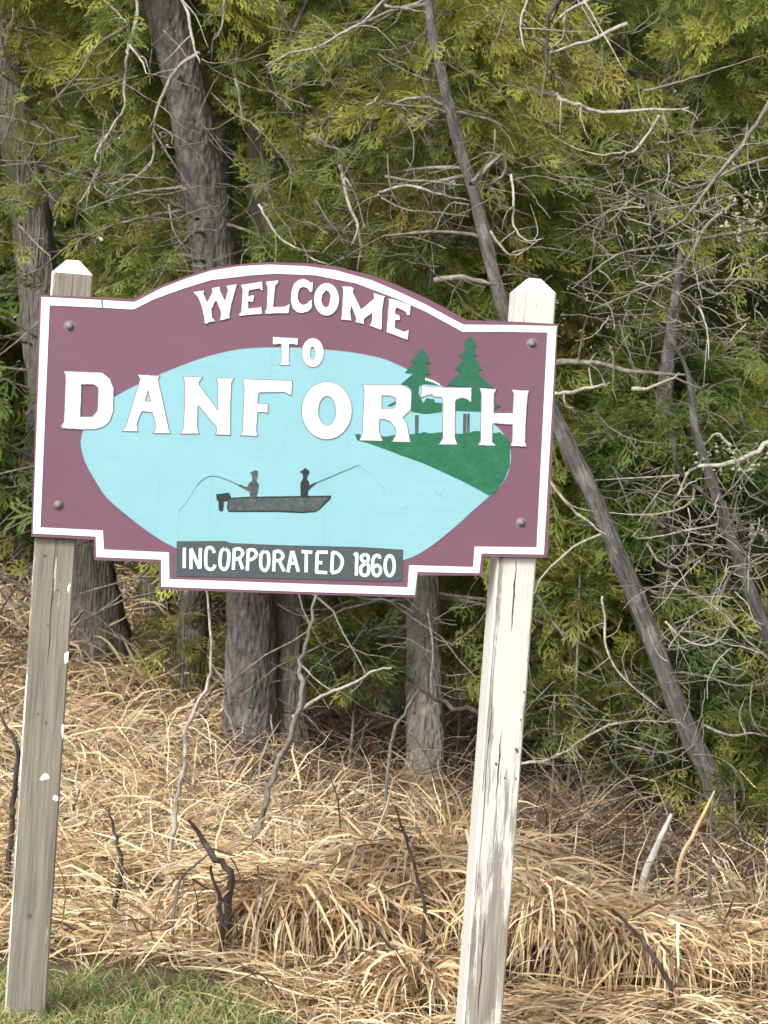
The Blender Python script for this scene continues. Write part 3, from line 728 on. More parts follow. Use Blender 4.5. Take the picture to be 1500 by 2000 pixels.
crown(t2, 0, 0, 1.2, 7.0, 2.2, 76, 52, W_O, trunkline=l2)
crown(t3, 0, 0, 0.9, 7.0, 2.2, 70, 52, W_O, trunkline=l3)
crown(t4, 0, 0, 0.8, 7.0, 2.3, 74, 54, W_Y, trunkline=l4, fan=(math.pi, 2 * math.pi))
crown(t1, 0, 0, 1.3, 7.2, 2.4, 70, 50, W_O, trunkline=l1)
crown(t5, 0, 0, 3.6, 7.6, 1.3, 30, 40, W_Y, trunkline=l5, fan=(0, math.pi))
crown(t6, 0, 0, 0.5, 7.0, 2.3, 86, 54, W_Y, trunkline=l6, fan=(math.pi, 2 * math.pi))

def plain_cedar(x, y, h, z0, rad, nb, ns, wts, label, size=(0.13, 0.27), tpl=TPL, far=False, r0=0.14, group=GRP):
    z = float(G(x, y)); o = empty('cedar_tree', (x, y, z - 0.1)); tag(o, label, 'tree', group)
    l = [(x, y, z - 0.1), (x + 0.05, y, z + h * 0.3), (x - 0.04, y + .05, z + h * 0.65), (x, y, z + h)]
    V, Fq = tube([Vector(p) for p in l], [r0, r0 * 0.8, r0 * 0.5, 0.02], 12, 0.14, seed=int(x * 10) + 50, sub=8)
    npmesh('trunk', V, Fq, M['bark_dark'], o, smooth=True)
    crown(o, x, y, z + z0, z + h * 0.96, rad, nb, ns, wts, size=size, tpl=tpl, trunkline=l, far=far)
plain_cedar(2.9, 16.8, 8.5, 0.4, 2.1, 76, 52, W_Y, 'bushy yellow-green cedar filling the upper right corner')
plain_cedar(1.9, 15.6, 4.0, 0.3, 1.0, 40, 50, W_D, 'low young cedar with deep green sprays behind the leaning tree', size=(0.24, 0.36))
plain_cedar(-3.6, 17.5, 8.5, 0.8, 2.3, 40, 44, W_O, 'bushy cedar at the left edge outside the post')
plain_cedar(-1.5, 18.6, 8.5, 0.7, 2.2, 60, 44, W_O, 'cedar behind the board between the broad and the dark trunk')
plain_cedar(0.2, 19.5, 8.8, 0.4, 2.3, 60, 44, W_O, 'deep green cedar straight behind the middle of the sign')
plain_cedar(4.9, 17.5, 8.5, 0.3, 2.2, 30, 22, W_O, 'cedar just beyond the right edge of the view', tpl=TPLF)
plain_cedar(-5.6, 18.5, 8.5, 0.6, 2.2, 26, 22, W_O, 'cedar just beyond the left edge of the view', tpl=TPLF)
plain_cedar(2.3, 20.5, 9.0, 0.3, 2.6, 54, 34, W_D, 'shaded cedar deep behind the leaning tree', size=(0.35, 0.55), tpl=TPLF)
# second row and the wood beyond
ORD = ('leftmost', 'second', 'third', 'fourth', 'fifth', 'sixth', 'seventh', 'eighth', 'ninth', 'rightmost')
for i, x in enumerate((-8.0, -6.0, -4.2, -2.4, -0.6, 1.2, 3.0, 4.8, 6.8, 9.0)):
    y = 24.5 + (i % 3) * 1.3
    plain_cedar(x, y, 11.0 + (i % 2), 0.2, 2.8, 44, 14, W_D, ORD[i] + ' from the left of the shadowy cedars in the back row', size=(0.55, 0.9), tpl=TPLF, far=True, r0=0.18, group='shadowy cedars at the back')
def far_wood():
    n = 4300; x = rng.uniform(-24, 24, n); y = rng.uniform(29, 36, n); z = rng.uniform(0, 14, n) * (1 - 0.1 * rng.random(n)) + G(x, y)
    pos = np.stack([x, y, z], 1); az = rng.uniform(0, 2 * np.pi, n)
    ax = np.stack([np.cos(az), np.sin(az), rng.uniform(-0.8, 0.2, n)], 1)
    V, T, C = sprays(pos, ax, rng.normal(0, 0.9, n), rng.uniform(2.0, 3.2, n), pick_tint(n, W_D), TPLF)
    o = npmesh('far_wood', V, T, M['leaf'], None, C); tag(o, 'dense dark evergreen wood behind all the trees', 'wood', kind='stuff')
far_wood()

# low sprays near the straw on the right and below the board
def shrub(px, py, d, r, n, wts, label, size=(0.16, 0.28)):
    c = np.array(P(px, py, d)); g = float(G(c[0], c[1])); o = empty('young_cedar', (c[0], c[1], g)); tag(o, label, 'shrub')
    V, Fq = tube([Vector((c[0], c[1], g - 0.1)), Vector((c[0] + .03, c[1], (g + c[2]) / 2)), Vector((c[0], c[1], c[2] + r * 0.6))], [0.014, 0.01, 0.004], 6, seed=int(px))
    npmesh('stem', V, Fq, M['twig_grey'], o, smooth=True)
    dv = rng.normal(0, 1, (n, 3)); dv /= np.linalg.norm(dv, axis=1)[:, None]
    pos = c + dv * (r * rng.uniform(0.2, 0.9, n))[:, None] * np.array([1, 1, 0.8]); ax = dv + np.array([0, -0.2, 0.1])
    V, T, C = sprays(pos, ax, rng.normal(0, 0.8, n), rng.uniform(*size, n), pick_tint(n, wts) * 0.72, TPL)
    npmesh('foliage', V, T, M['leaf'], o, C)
shrub(1432, 1560, 13.4, 0.16, 46, W_Y, 'small yellow-green cedar seedling right of the foot of the leaning tree')
shrub(1130, 1150, 14.4, 0.22, 60, W_Y, 'bright cedar clump beside the right post just below the board')
shrub(1250, 1330, 15.0, 0.2, 40, W_Y, 'small green cedar clump against the leaning tree')
shrub(1420, 1390, 14.8, 0.26, 60, W_O, 'green cedar clump low at the right edge above the straw')
shrub(690, 1290, 15.4, 0.30, 70, W_D, 'low cedar sapling under the board between two trunks')
shrub(355, 1240, 18.0, 0.34, 46, W_O, 'dull green seedling under the left half of the board')
shrub(900, 1260, 16.0, 0.28, 50, W_O, 'low green cedar between the slim trunk and the right post')

shrub(1080, 1390, 14.2, 0.24, 60, W_O, 'dark green seedling just right of the white post above the brown tangle')
shrub(1330, 1490, 14.6, 0.24, 70, W_O, 'low green seedling left of the foot of the leaning tree')
shrub(1200, 1450, 14.6, 0.26, 60, W_D, 'shaded seedling behind the brown tangle right of the white post')
shrub(1500, 1480, 14.2, 0.26, 60, W_O, 'green seedling cut by the right edge above the straw')
# ------------------------------------------------------------------ traced branches
def branches(parent, items, depth, seed=0):
    for i, (pts, wd, mm) in enumerate(items):
        d = depth + random.Random(seed + i).uniform(-0.35, 0.25)
        r = wd * d / F / 2
        line = pxline(pts, d, d + random.Random(i).uniform(-.3, .3), 0.05, i); rq = random.Random(seed * 7 + i)
        line = [p + Vector((rq.gauss(0, r * .8), 0, rq.gauss(0, r * .8))) for p in line]
        prs = [tube(line, [r * 1.1, r * 0.95, r * 0.75, r * 0.3], 7, rough=0.18, kink=r * 0.3, seed=i, sub=4)]
        for k in range(len(line) - 1):
            if rq.random() < 0.75:
                a = line[k].lerp(line[k + 1], rq.random()); dr = (line[k + 1] - line[k]).normalized(); L = rq.uniform(0.10, 0.38)
                dv = (dr * rq.uniform(.2, 1) + Vector((rq.gauss(0, .7), rq.gauss(0, .4), rq.gauss(0, .7)))).normalized()
                e = [a, a + dv * L * .5, a + dv * L + Vector((rq.gauss(0, .05), 0, rq.gauss(-.02, .05)))]
                prs.append(tube(e, [r * .45, r * .32, r * .12], 5, kink=r * .15, seed=k, sub=3))
        V, Fq = joined(prs)
        npmesh('branch', V, Fq, M[mm], parent, smooth=True)
branches(t2, [
 ([(262, -20), (270, 30), (255, 85), (248, 110), (248, 150), (240, 210), (225, 245), (190, 300), (185, 330), (150, 395)], 7, 'twig_pale'),
 ([(250, 90), (275, 115), (288, 145)], 5, 'twig_pale'),
 ([(380, 100), (345, 135), (310, 195), (303, 240), (302, 310), (270, 345), (215, 360)], 7, 'twig_pale'),
 ([(345, -10), (370, 30), (378, 80), (385, 125)], 7, 'twig_pale'),
 ([(250, 50), (190, 90), (150, 145), (105, 195)], 5, 'twig_grey'),
 ([(370, 365), (330, 362), (280, 370), (230, 385), (150, 415)], 6, 'twig_grey'),
 ([(385, 420), (345, 400), (290, 383)], 9, 'twig_dark'),
 ([(330, 400), (340, 450), (375, 500)], 4, 'twig_grey'),
 ([(190, -5), (225, 25), (245, 45)], 5, 'twig_pale'),
 ([(320, 60), (350, 95), (362, 110)], 4, 'twig_grey'),
 ([(300, 250), (360, 350), (410, 400), (440, 390)], 3.5, 'twig_grey')], 14.9)
branches(t1, [
 ([(90, 235), (110, 290), (140, 320), (190, 345), (235, 365)], 10, 'twig_dark'),
 ([(150, 450), (160, 480), (180, 500), (195, 515)], 8, 'twig_dark'),
 ([(225, 540), (262, 545), (305, 565), (330, 585)], 9, 'twig_dark'),
 ([(35, 440), (70, 475), (100, 500)], 4, 'twig_pale'),
 ([(0, 550), (25, 570), (40, 580)], 7, 'twig_dark'),
 ([(0, 735), (30, 745), (60, 755)], 4, 'twig_grey'),
 ([(35, 300), (42, 450), (52, 620), (60, 760)], 6, 'twig_grey')], 17.6)
branches(t3, [
 ([(600, -10), (585, 40), (560, 90), (525, 135), (540, 190), (590, 240), (625, 280), (650, 300)], 8, 'twig_dark'),
 ([(755, -5), (710, 40), (670, 65), (620, 90), (560, 105), (525, 130)], 5, 'twig_pale'),
 ([(560, 235), (600, 252), (640, 280), (700, 300), (760, 325)], 7, 'twig_pale'),
 ([(663, 325), (680, 390), (700, 440), (680, 480)], 7, 'twig_pale'),
 ([(505, 400), (520, 425), (545, 465), (600, 500), (640, 515)], 5, 'twig_pale'),
 ([(600, 370), (640, 430), (680, 455), (690, 450)], 5, 'twig_grey'),
 ([(655, 80), (668, 110), (700, 145), (740, 175)], 5, 'twig_grey'),
 ([(460, 155), (470, 200), (478, 255)], 5, 'twig_grey'),
 ([(410, 185), (450, 220), (500, 250), (560, 320), (570, 360)], 4, 'twig_grey'),
 ([(600, 245), (650, 232), (700, 238), (745, 245)], 6, 'twig_grey'),
 ([(745, 185), (710, 215), (675, 235), (640, 262)], 6, 'twig_pale'),
 ([(700, 440), (703, 480), (700, 530)], 5, 'twig_pale'),
 ([(500, 375), (535, 350), (560, 340)], 3, 'twig_grey'),
 ([(440, 0), (435, 50), (415, 80)], 5, 'twig_grey')], 14.7)
branches(t5, [
 ([(750, 205), (800, 205), (865, 218), (890, 245)], 5, 'twig_grey'),
 ([(750, 345), (810, 355), (905, 358)], 6, 'twig_grey'),
 ([(740, 372), (800, 363), (850, 370), (910, 390)], 6, 'twig_pale'),
 ([(745, 385), (790, 408), (860, 412), (918, 422)], 4, 'twig_grey'),
 ([(845, 548), (900, 545), (965, 545)], 13, 'twig_grey'),
 ([(925, 360), (945, 335), (985, 312), (975, 345), (940, 372)], 10, 'twig_grey'),
 ([(950, 358), (965, 385), (985, 412)], 7, 'twig_pale'),
 ([(1000, 340), (1003, 400), (1005, 440), (1025, 470), (1060, 465)], 5, 'twig_pale'),
 ([(915, 400), (880, 400), (850, 455)], 4, 'twig_grey'),
 ([(750, 10), (790, 15), (835, 25)], 7, 'twig_grey'),
 ([(960, 450), (985, 490), (1010, 500), (1050, 470)], 5, 'twig_pale'),
 ([(1060, 915), (1110, 990), (1150, 1020), (1185, 1045)], 6, 'twig_pale'),
 ([(1175, 1040), (1120, 1070), (1060, 1125), (1045, 1160)], 5, 'twig_pale'),
 ([(1205, 1080), (1180, 1035), (1150, 1000)], 5, 'twig_grey'),
 ([(1175, 1165), (1180, 1220), (1187, 1270), (1215, 1320), (1290, 1385)], 5, 'twig_pale'),
 ([(1015, 1490), (1060, 1485), (1105, 1465), (1120, 1455)], 6, 'twig_pale'),
 ([(1120, 1455), (1180, 1425), (1240, 1405), (1330, 1412)], 5, 'twig_pale'),
 ([(1118, 1458), (1135, 1480), (1148, 1495)], 5, 'twig_pale'),
 ([(1210, 1455), (1300, 1472), (1342, 1450)], 4, 'twig_grey'),
 ([(1052, 1165), (1075, 1215), (1110, 1250)], 5, 'twig_grey'),
 ([(1375, 1415), (1420, 1437), (1460, 1430), (1510, 1440)], 6, 'twig_pale'),
 ([(1330, 1316), (1380, 1322), (1440, 1343), (1510, 1338)], 5, 'twig_grey')], 13.9, 40)
branches(t7, [
 ([(1165, -10), (1110, 20), (1075, 42)], 8, 'twig_pale'),
 ([(1225, 45), (1150, 80), (1072, 106)], 8, 'twig_pale'),
 ([(1105, 22), (1100, 70), (1072, 96)], 6, 'twig_pale'),
 ([(1035, -5), (1018, 35), (1016, 75), (1026, 102)], 5, 'twig_pale'),
 ([(1095, -10), (1070, 45), (1068, 145)], 11, 'twig_dark'),
 ([(1072, 178), (1100, 195), (1135, 210), (1180, 220), (1290, 220), (1350, 208)], 9, 'twig_pale'),
 ([(1078, 140), (1095, 160), (1108, 185)], 6, 'twig_pale'),
 ([(1138, 0), (1175, 60), (1220, 138)], 4, 'twig_pale'),
 ([(1285, 228), (1240, 285), (1210, 300), (1175, 302)], 6, 'twig_pale'),
 ([(1260, 175), (1310, 165), (1370, 150), (1500, 105)], 5, 'twig_grey'),
 ([(1295, 215), (1298, 255), (1320, 275), (1280, 282)], 5, 'twig_grey'),
 ([(1500, 205), (1450, 285), (1400, 345), (1330, 430), (1260, 470)], 9, 'twig_grey'),
 ([(1520, 300), (1440, 330), (1350, 370), (1280, 350), (1200, 385)], 6, 'twig_grey'),
 ([(1500, 440), (1400, 455), (1300, 480), (1210, 500), (1110, 560)], 7, 'twig_grey'),
 ([(1440, 400), (1380, 440), (1330, 520), (1250, 570), (1160, 600)], 7, 'twig_grey'),
 ([(1510, 560), (1430, 540), (1350, 560), (1290, 600)], 6, 'twig_grey'),
 ([(1085, 702), (1150, 710), (1240, 724), (1335, 730)], 12, 'twig_grey'),
 ([(1085, 772), (1130, 768), (1165, 755), (1198, 750)], 8, 'twig_pale'),
 ([(1235, 757), (1280, 755), (1328, 733)], 8, 'twig_pale'),
 ([(1160, 795), (1190, 835), (1240, 860), (1300, 870)], 4, 'twig_grey'),
 ([(1510, 862), (1440, 890), (1380, 905), (1345, 925)], 11, 'twig_pale'),
 ([(1345, 925), (1300, 932), (1160, 938)], 4, 'twig_pale'),
 ([(1340, 930), (1325, 960), (1305, 988)], 5, 'twig_pale'),
 ([(1190, 905), (1205, 920), (1222, 935)], 5, 'twig_pale'),
 ([(1355, 950), (1345, 985), (1280, 1005), (1190, 1005)], 5, 'twig_pale'),
 ([(1400, 1025), (1330, 1040), (1270, 1053), (1240, 1050), (1255, 1030)], 4, 'twig_pale'),
 ([(1262, 1060), (1290, 1100), (1330, 1105), (1380, 1080), (1398, 1050), (1405, 990)], 5, 'twig_grey'),
 ([(1310, 840), (1325, 900), (1350, 940), (1380, 965), (1405, 1000)], 9, 'twig_dark'),
 ([(1300, 1210), (1350, 1258), (1400, 1252), (1435, 1205)], 4, 'twig_pale'),
 ([(1420, 870), (1400, 850), (1375, 868)], 6, 'twig_pale'),
 ([(1395, 985), (1425, 960), (1460, 915), (1490, 885)], 4, 'twig_grey'),
 ([(1505, 1290), (1460, 1250), (1400, 1190), (1340, 1150), (1290, 1130)], 4, 'twig_pale'),
 ([(1360, 600), (1380, 640), (1385, 700)], 4, 'twig_pale'),
 ([(1400, 1180), (1430, 1120), (1500, 1080)], 5, 'twig_grey')], 13.5, 80)

# fine dead twigs, too many to count, one tangle for each tree
def tangle(parent, boxes, mat_, wd=(1.4, 3.0)):
    parts = []; rr = random.Random(len(boxes) * 31 + int(boxes[0][0]))
    for (x0, y0, x1, y1, d, n, L) in boxes:
        for i in range(n):
            x, y = rr.uniform(x0, x1), rr.uniform(y0, y1); a = rr.uniform(0, 2 * math.pi) if rr.random() < 0.5 else rr.choice([0, math.pi]) + rr.gauss(0.3, 0.4)
            cu = rr.gauss(0, 0.16); dd = d + rr.uniform(-0.5, 0.6); l = L * rr.uniform(0.4, 1.2) / 4; pts = [(x, y)]
            for k in range(4):
                x += l * math.cos(a); y += l * math.sin(a) ; a += cu + rr.gauss(0, 0.22); pts.append((x, y))
            r = rr.uniform(*wd) * dd / F / 2
            parts.append(tube(pxline(pts, dd, dd + rr.uniform(-.3, .3)), [r, r * 0.8, r * 0.3], 4, kink=r * 0.45, seed=i, sub=3))
            if rr.random() < 0.6:
                bx, by = pts[2]; a2 = a + rr.choice([-1, 1]) * rr.uniform(.5, 1.0)
                q = [(bx, by), (bx + l * math.cos(a2), by + l * math.sin(a2)), (bx + 1.8 * l * math.cos(a2 + cu), by + 1.8 * l * math.sin(a2 + cu))]
                parts.append(tube(pxline(q, dd, dd), [r * .7, r * .5, r * .3], 4, seed=i, sub=3))
    V, Fq = joined(parts); o = npmesh('twigs', V, Fq, mat_, parent, smooth=True); o['kind'] = 'stuff'
tangle(t2, [(0, 0, 450, 520, 14.6, 80, 150)], M['twig_grey'])
tangle(t3, [(450, 0, 900, 520, 14.4, 110, 150), (560, 300, 760, 520, 14.6, 26, 110)], M['twig_grey'])
tangle(t5, [(850, 0, 1250, 620, 13.9, 85, 140), (1050, 1300, 1400, 1620, 13.6, 60, 160)], M['twig_grey'])
tangle(t6, [(1080, 640, 1500, 1250, 14.6, 55, 170)], M['twig_grey'])
tangle(t7, [(1150, 250, 1500, 680, 13.4, 150, 110), (1250, 900, 1520, 1350, 13.5, 95, 130)], M['twig_grey'], (1.5, 3.6))
tangle(t7, [(1180, 300, 1500, 640, 13.3, 60, 90), (1300, 950, 1500, 1300, 13.4, 40, 120)], M['twig_pale'], (1.5, 3.2))
tangle(t4, [(600, 1150, 960, 1480, 15.0, 50, 130)], M['twig_grey'])

def blobs(parent, boxes, name='lichen'):
    ico = [(0, 0, 1), (.9, 0, .4), (.28, .85, .4), (-.72, .53, .4), (-.72, -.53, .4), (.28, -.85, .4), (.72, .53, -.4), (-.28, .85, -.4), (-.9, 0, -.4), (-.28, -.85, -.4), (.72, -.53, -.4), (0, 0, -1)]
    tri = [(0,1,2),(0,2,3),(0,3,4),(0,4,5),(0,5,1),(1,6,2),(2,7,3),(3,8,4),(4,9,5),(5,10,1),(6,7,2),(7,8,3),(8,9,4),(9,10,5),(10,6,1),(11,7,6),(11,8,7),(11,9,8),(11,10,9),(11,6,10)]
    ico = np.array(ico); tri = np.array(tri); Vs, Fs, Cs, k = [], [], [], 0
    for (x0, y0, x1, y1, d, n, s) in boxes:
        for i in range(n):
            c = np.array(P(rng.uniform(x0, x1), rng.uniform(y0, y1), d + rng.uniform(-.3, .3))); r = s * d / F * rng.uniform(0.3, 1.1)
            for q in range(3):
                V = ico * r * rng.uniform(0.4, 1.3, (12, 3)) * rng.uniform(.5, 1, (1, 3)) + c + rng.normal(0, r * .8, 3)
                Vs.append(V); Fs.append(tri + k); k += 12
                Cs.append(np.tile(np.array([0.30, 0.31, 0.21]) * rng.uniform(.6, 1.15), (12, 1)))
    o = npmesh(name, np.concatenate(Vs), np.concatenate(Fs), M['lichen'], parent, np.concatenate(Cs)); o['kind'] = 'stuff'
blobs(t7, [(1180, 330, 1500, 640, 13.4, 70, 3.5), (1400, 380, 1500, 480, 13.3, 30, 8), (1060, 560, 1200, 660, 13.6, 14, 3.5), (1340, 860, 1500, 925, 13.4, 26, 6), (1460, 1020, 1500, 1050, 13.4, 8, 8), (1290, 950, 1500, 1150, 13.4, 12, 3.5)])

# dead orange leaves caught in the branches
def leaf_bunch(px, py, d, n, spread, label, cols):
    c = np.array(P(px, py, d)); V, T, C = [], [], []
    for i in range(n):
        p = c + rng.normal(0, spread, 3) * np.array([1, .5, 1]); a = rng.normal(0, 1, 3); a /= np.linalg.norm(a); b_ = np.cross(a, rng.normal(0, 1, 3)); b_ /= np.linalg.norm(b_)
        L = rng.uniform(.02, .045); k = len(V); nn = np.cross(a, b_)
        V += [p, p + a * L * .5 + b_ * L * .35, p + a * L, p + a * L * .5 - b_ * L * .35, p + a * L * .5 + nn * L * .12]
        T += [(k, k + 1, k + 4), (k + 1, k + 2, k + 4), (k + 2, k + 3, k + 4), (k + 3, k, k + 4)]; cc = np.array(cols[i % len(cols)]) * rng.uniform(.7, 1.2); C += [cc] * 5
    o = npmesh('dead_leaves', np.array(V), np.array(T), M['leaf'], None, np.clip(np.array(C), 0, 1)); tag(o, label, 'leaves', kind='stuff')
leaf_bunch(20, 70, 15.5, 60, 0.09, 'rust brown dead leaves caught at the upper left edge', [(.30, .13, .05), (.20, .08, .04), (.36, .22, .12)])
leaf_bunch(1008, 500, 13.9, 12, 0.025, 'few orange dead leaves hanging just above the right post', [(.5, .25, .09)])
leaf_bunch(470, 1410, 15.3, 34, 0.12, 'dark red leaves creeping round the foot of the thick dark trunk', [(.16, .035, .02), (.10, .03, .02)])
leaf_bunch(745, 1440, 15.0, 40, 0.12, 'dark red leaves low between the two saplings and the slim trunk', [(.14, .035, .022), (.12, .05, .03)])
leaf_bunch(1180, 1385, 14.6, 34, 0.08, 'brown dead leaves hanging over the straw right of the white post', [(.30, .17, .08), (.22, .12, .06)])

# ------------------------------------------------------------------ dry grass
STRAW = np.array([(0.66, 0.48, 0.265), (0.52, 0.36, 0.19), (0.82, 0.67, 0.43), (0.32, 0.21, 0.12), (0.13, 0.09, 0.06), (0.60, 0.52, 0.40)])
def blades(root_, az, L, p0, p1, wd, tint, K=5, drift=0.5, kink=0.25, clamp=True):
    n = len(az); pts = np.zeros((n, K + 1, 3)); pts[:, 0] = root_; pit = p0.copy(); a = az.copy(); dr = rng.normal(0, drift / K, n); dirs = []
    for k in range(K):
        pit = p0 + (p1 - p0) * (k / (K - 1)) + rng.normal(0, kink * 0.5, n); a = a + dr + rng.normal(0, kink * 0.5, n)
        d = np.stack([np.cos(a) * np.cos(pit), np.sin(a) * np.cos(pit), np.sin(pit)], 1); dirs.append(d)
        pts[:, k + 1] = pts[:, k] + d * (L / K)[:, None]
        if clamp:
            g = G(pts[:, k + 1, 0], pts[:, k + 1, 1]) + 0.012; pts[:, k + 1, 2] = np.maximum(pts[:, k + 1, 2], g + rng.uniform(0, .02, n))
    rv = rng.normal(0, 1, (n, 3)); rv[:, 2] *= 0.6
    Vv = np.zeros((n, K + 1, 2, 3))
    for k in range(K + 1):
        d = dirs[min(k, K - 1)]; s = np.cross(d, rv); s /= np.linalg.norm(s, axis=1)[:, None] + 1e-9
        h = wd * (0.55 + 0.45 * math.sin(math.pi * min(1, (k + 0.8) / K))) * (0.5 if k < K else 0.12)
        Vv[:, k, 0] = pts[:, k] + s * h[:, None]; Vv[:, k, 1] = pts[:, k] - s * h[:, None]
    V = Vv.reshape(-1, 3); base = (np.arange(n) * (K + 1) * 2)[:, None]; q = (np.arange(K) * 2)[None]
    b0 = base + q; Fq = np.stack([b0, b0 + 1, b0 + 3, b0 + 2], 2).reshape(-1, 4)
    C = np.repeat(tint, (K + 1) * 2, axis=0)
    return V, Fq, C
def stint(n, w_): return STRAW[rng.choice(6, n, p=np.array(w_) / sum(w_))] * rng.uniform(0.8, 1.15, (n, 1))
SW = (5, 3, 4.5, 2.2, 2.0, 2.0); SB = (1.2, 2.5, .4, 4, 5, 1.0)
def mergeb(lst):
    Vs, Fs, Cs, k = [], [], [], 0
    for V, Fq, C in lst: Vs.append(V); Fs.append(Fq + k); Cs.append(C); k += len(V)
    return np.concatenate(Vs), np.concatenate(Fs), np.concatenate(Cs)

def field(n, y0, y1, L, wd, w_, lift=(0.0, 0.8), hgt=0.12, xw=0.2, seed=0, xlim=None):
    y = np.sqrt(rng.uniform(y0 * y0, y1 * y1, n)); x = rng.uniform(-1, 1, n) * (y * xw + 0.6)
    if xlim: m = (x > xlim[0]) & (x < xlim[1]); x, y = x[m], y[m]; n = len(x)
    flow = 2.2 * np.sin(0.9 * x + 0.5 * y) + 1.6 * np.sin(1.7 * y - 0.6 * x)
    az = flow + rng.normal(0, 0.9, n)
    z = G(x, y) + rng.uniform(0, 1, n) ** 2 * hgt * (0.6 + 0.5 * np.sin(3.1 * x + 1.1 * y) * np.sin(2.3 * y))
    p0 = rng.uniform(*lift, n); p1 = p0 - rng.uniform(0.5, 2.0, n)
    tn = stint(n, w_)
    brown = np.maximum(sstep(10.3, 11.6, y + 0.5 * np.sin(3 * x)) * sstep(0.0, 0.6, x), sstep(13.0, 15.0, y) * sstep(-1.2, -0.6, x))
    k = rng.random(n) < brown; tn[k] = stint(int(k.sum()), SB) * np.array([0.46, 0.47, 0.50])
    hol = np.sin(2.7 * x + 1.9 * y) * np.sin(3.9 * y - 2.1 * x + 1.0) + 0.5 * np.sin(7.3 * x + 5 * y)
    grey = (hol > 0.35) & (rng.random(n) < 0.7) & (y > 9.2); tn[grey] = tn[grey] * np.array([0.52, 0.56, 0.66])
    thin = (hol > 0.5) & (rng.random(n) < 0.6) & (y > 9.2)
    keep = ~thin & ~(k & (rng.random(n) < 0.55)); z = z - 0.0
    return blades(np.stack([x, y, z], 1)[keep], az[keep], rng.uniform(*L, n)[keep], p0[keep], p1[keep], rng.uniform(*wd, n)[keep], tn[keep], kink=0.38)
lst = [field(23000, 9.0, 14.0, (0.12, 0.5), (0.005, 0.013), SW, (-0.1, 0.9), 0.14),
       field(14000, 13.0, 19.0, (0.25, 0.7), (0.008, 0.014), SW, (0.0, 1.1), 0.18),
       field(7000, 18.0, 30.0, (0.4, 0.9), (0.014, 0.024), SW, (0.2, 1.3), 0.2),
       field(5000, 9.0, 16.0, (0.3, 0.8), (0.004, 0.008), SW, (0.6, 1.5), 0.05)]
# front fringe on the right of the green strip
n = 5200; x = rng.uniform(-0.4, 2.6, n); y = rng.uniform(7.2, 9.1, n); m = x > (-0.5 + (9.1 - y) * 0.55 + 0.12 * np.sin(7 * x)); x, y = x[m], y[m]; n = len(x)
lst.append(blades(np.stack([x, y, G(x, y) + rng.uniform(0, .06, n)], 1), rng.uniform(0, 6.28, n), rng.uniform(.15, .45, n), rng.uniform(-.1, .9, n), rng.uniform(-1.4, .1, n), rng.uniform(.004, .009, n), stint(n, SW)))
# brown tangle right of the white post and between the trunks under the board
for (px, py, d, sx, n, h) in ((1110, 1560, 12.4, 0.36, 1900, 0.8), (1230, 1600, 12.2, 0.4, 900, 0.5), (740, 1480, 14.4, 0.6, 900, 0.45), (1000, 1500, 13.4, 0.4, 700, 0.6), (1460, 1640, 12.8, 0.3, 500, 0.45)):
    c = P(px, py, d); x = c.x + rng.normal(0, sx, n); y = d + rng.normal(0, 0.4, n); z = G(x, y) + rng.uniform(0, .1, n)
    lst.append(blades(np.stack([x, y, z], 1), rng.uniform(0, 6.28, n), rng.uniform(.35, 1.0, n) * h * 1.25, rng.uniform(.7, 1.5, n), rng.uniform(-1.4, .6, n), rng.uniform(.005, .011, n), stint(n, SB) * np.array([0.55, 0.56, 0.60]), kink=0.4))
for (px, py, d, wx, n, h, a0) in ((600, 1730, 9.5, .34, 420, .36, 0.05), (780, 1745, 9.6, .22, 260, .36, 0.1), (1010, 1720, 9.6, .2, 200, .4, -.3), (1300, 1800, 9.3, .35, 520, .24, -.35), (1420, 1760, 9.7, .35, 420, .2, .25), (1120, 1750, 9.5, .25, 300, .26, .1), (1180, 1960, 8.8, .4, 420, .14, .35), (200, 1900, 9.4, .4, 300, .1, .1), (400, 1930, 9.1, .4, 300, .08, -.1), (640, 1960, 8.9, .35, 260, .07, -.15), (300, 1700, 10.4, .4, 300, .25, .2)):
    c = P(px, py, d); x = c.x + rng.normal(0, wx * .6, n); y = d + rng.normal(0, .10, n); z = G(x, y) + h * rng.uniform(.75, 1.1, n)
    lst.append(blades(np.stack([x, y, z], 1), np.where(rng.random(n) < .5, a0, a0 + math.pi) + rng.normal(0, .35, n), rng.uniform(.15, .45, n), rng.uniform(-.2, .45, n), rng.uniform(-.9, .1, n), rng.uniform(.004, .010, n), stint(n, (5, 3, 6, 2, 1.5, 3)), kink=0.2))
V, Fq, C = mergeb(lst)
o = npmesh('dry_grass', V, Fq, M['straw'], None, C); tag(o, 'matted pale dry grass covering the bank behind the sign', 'dry grass', kind='stuff')

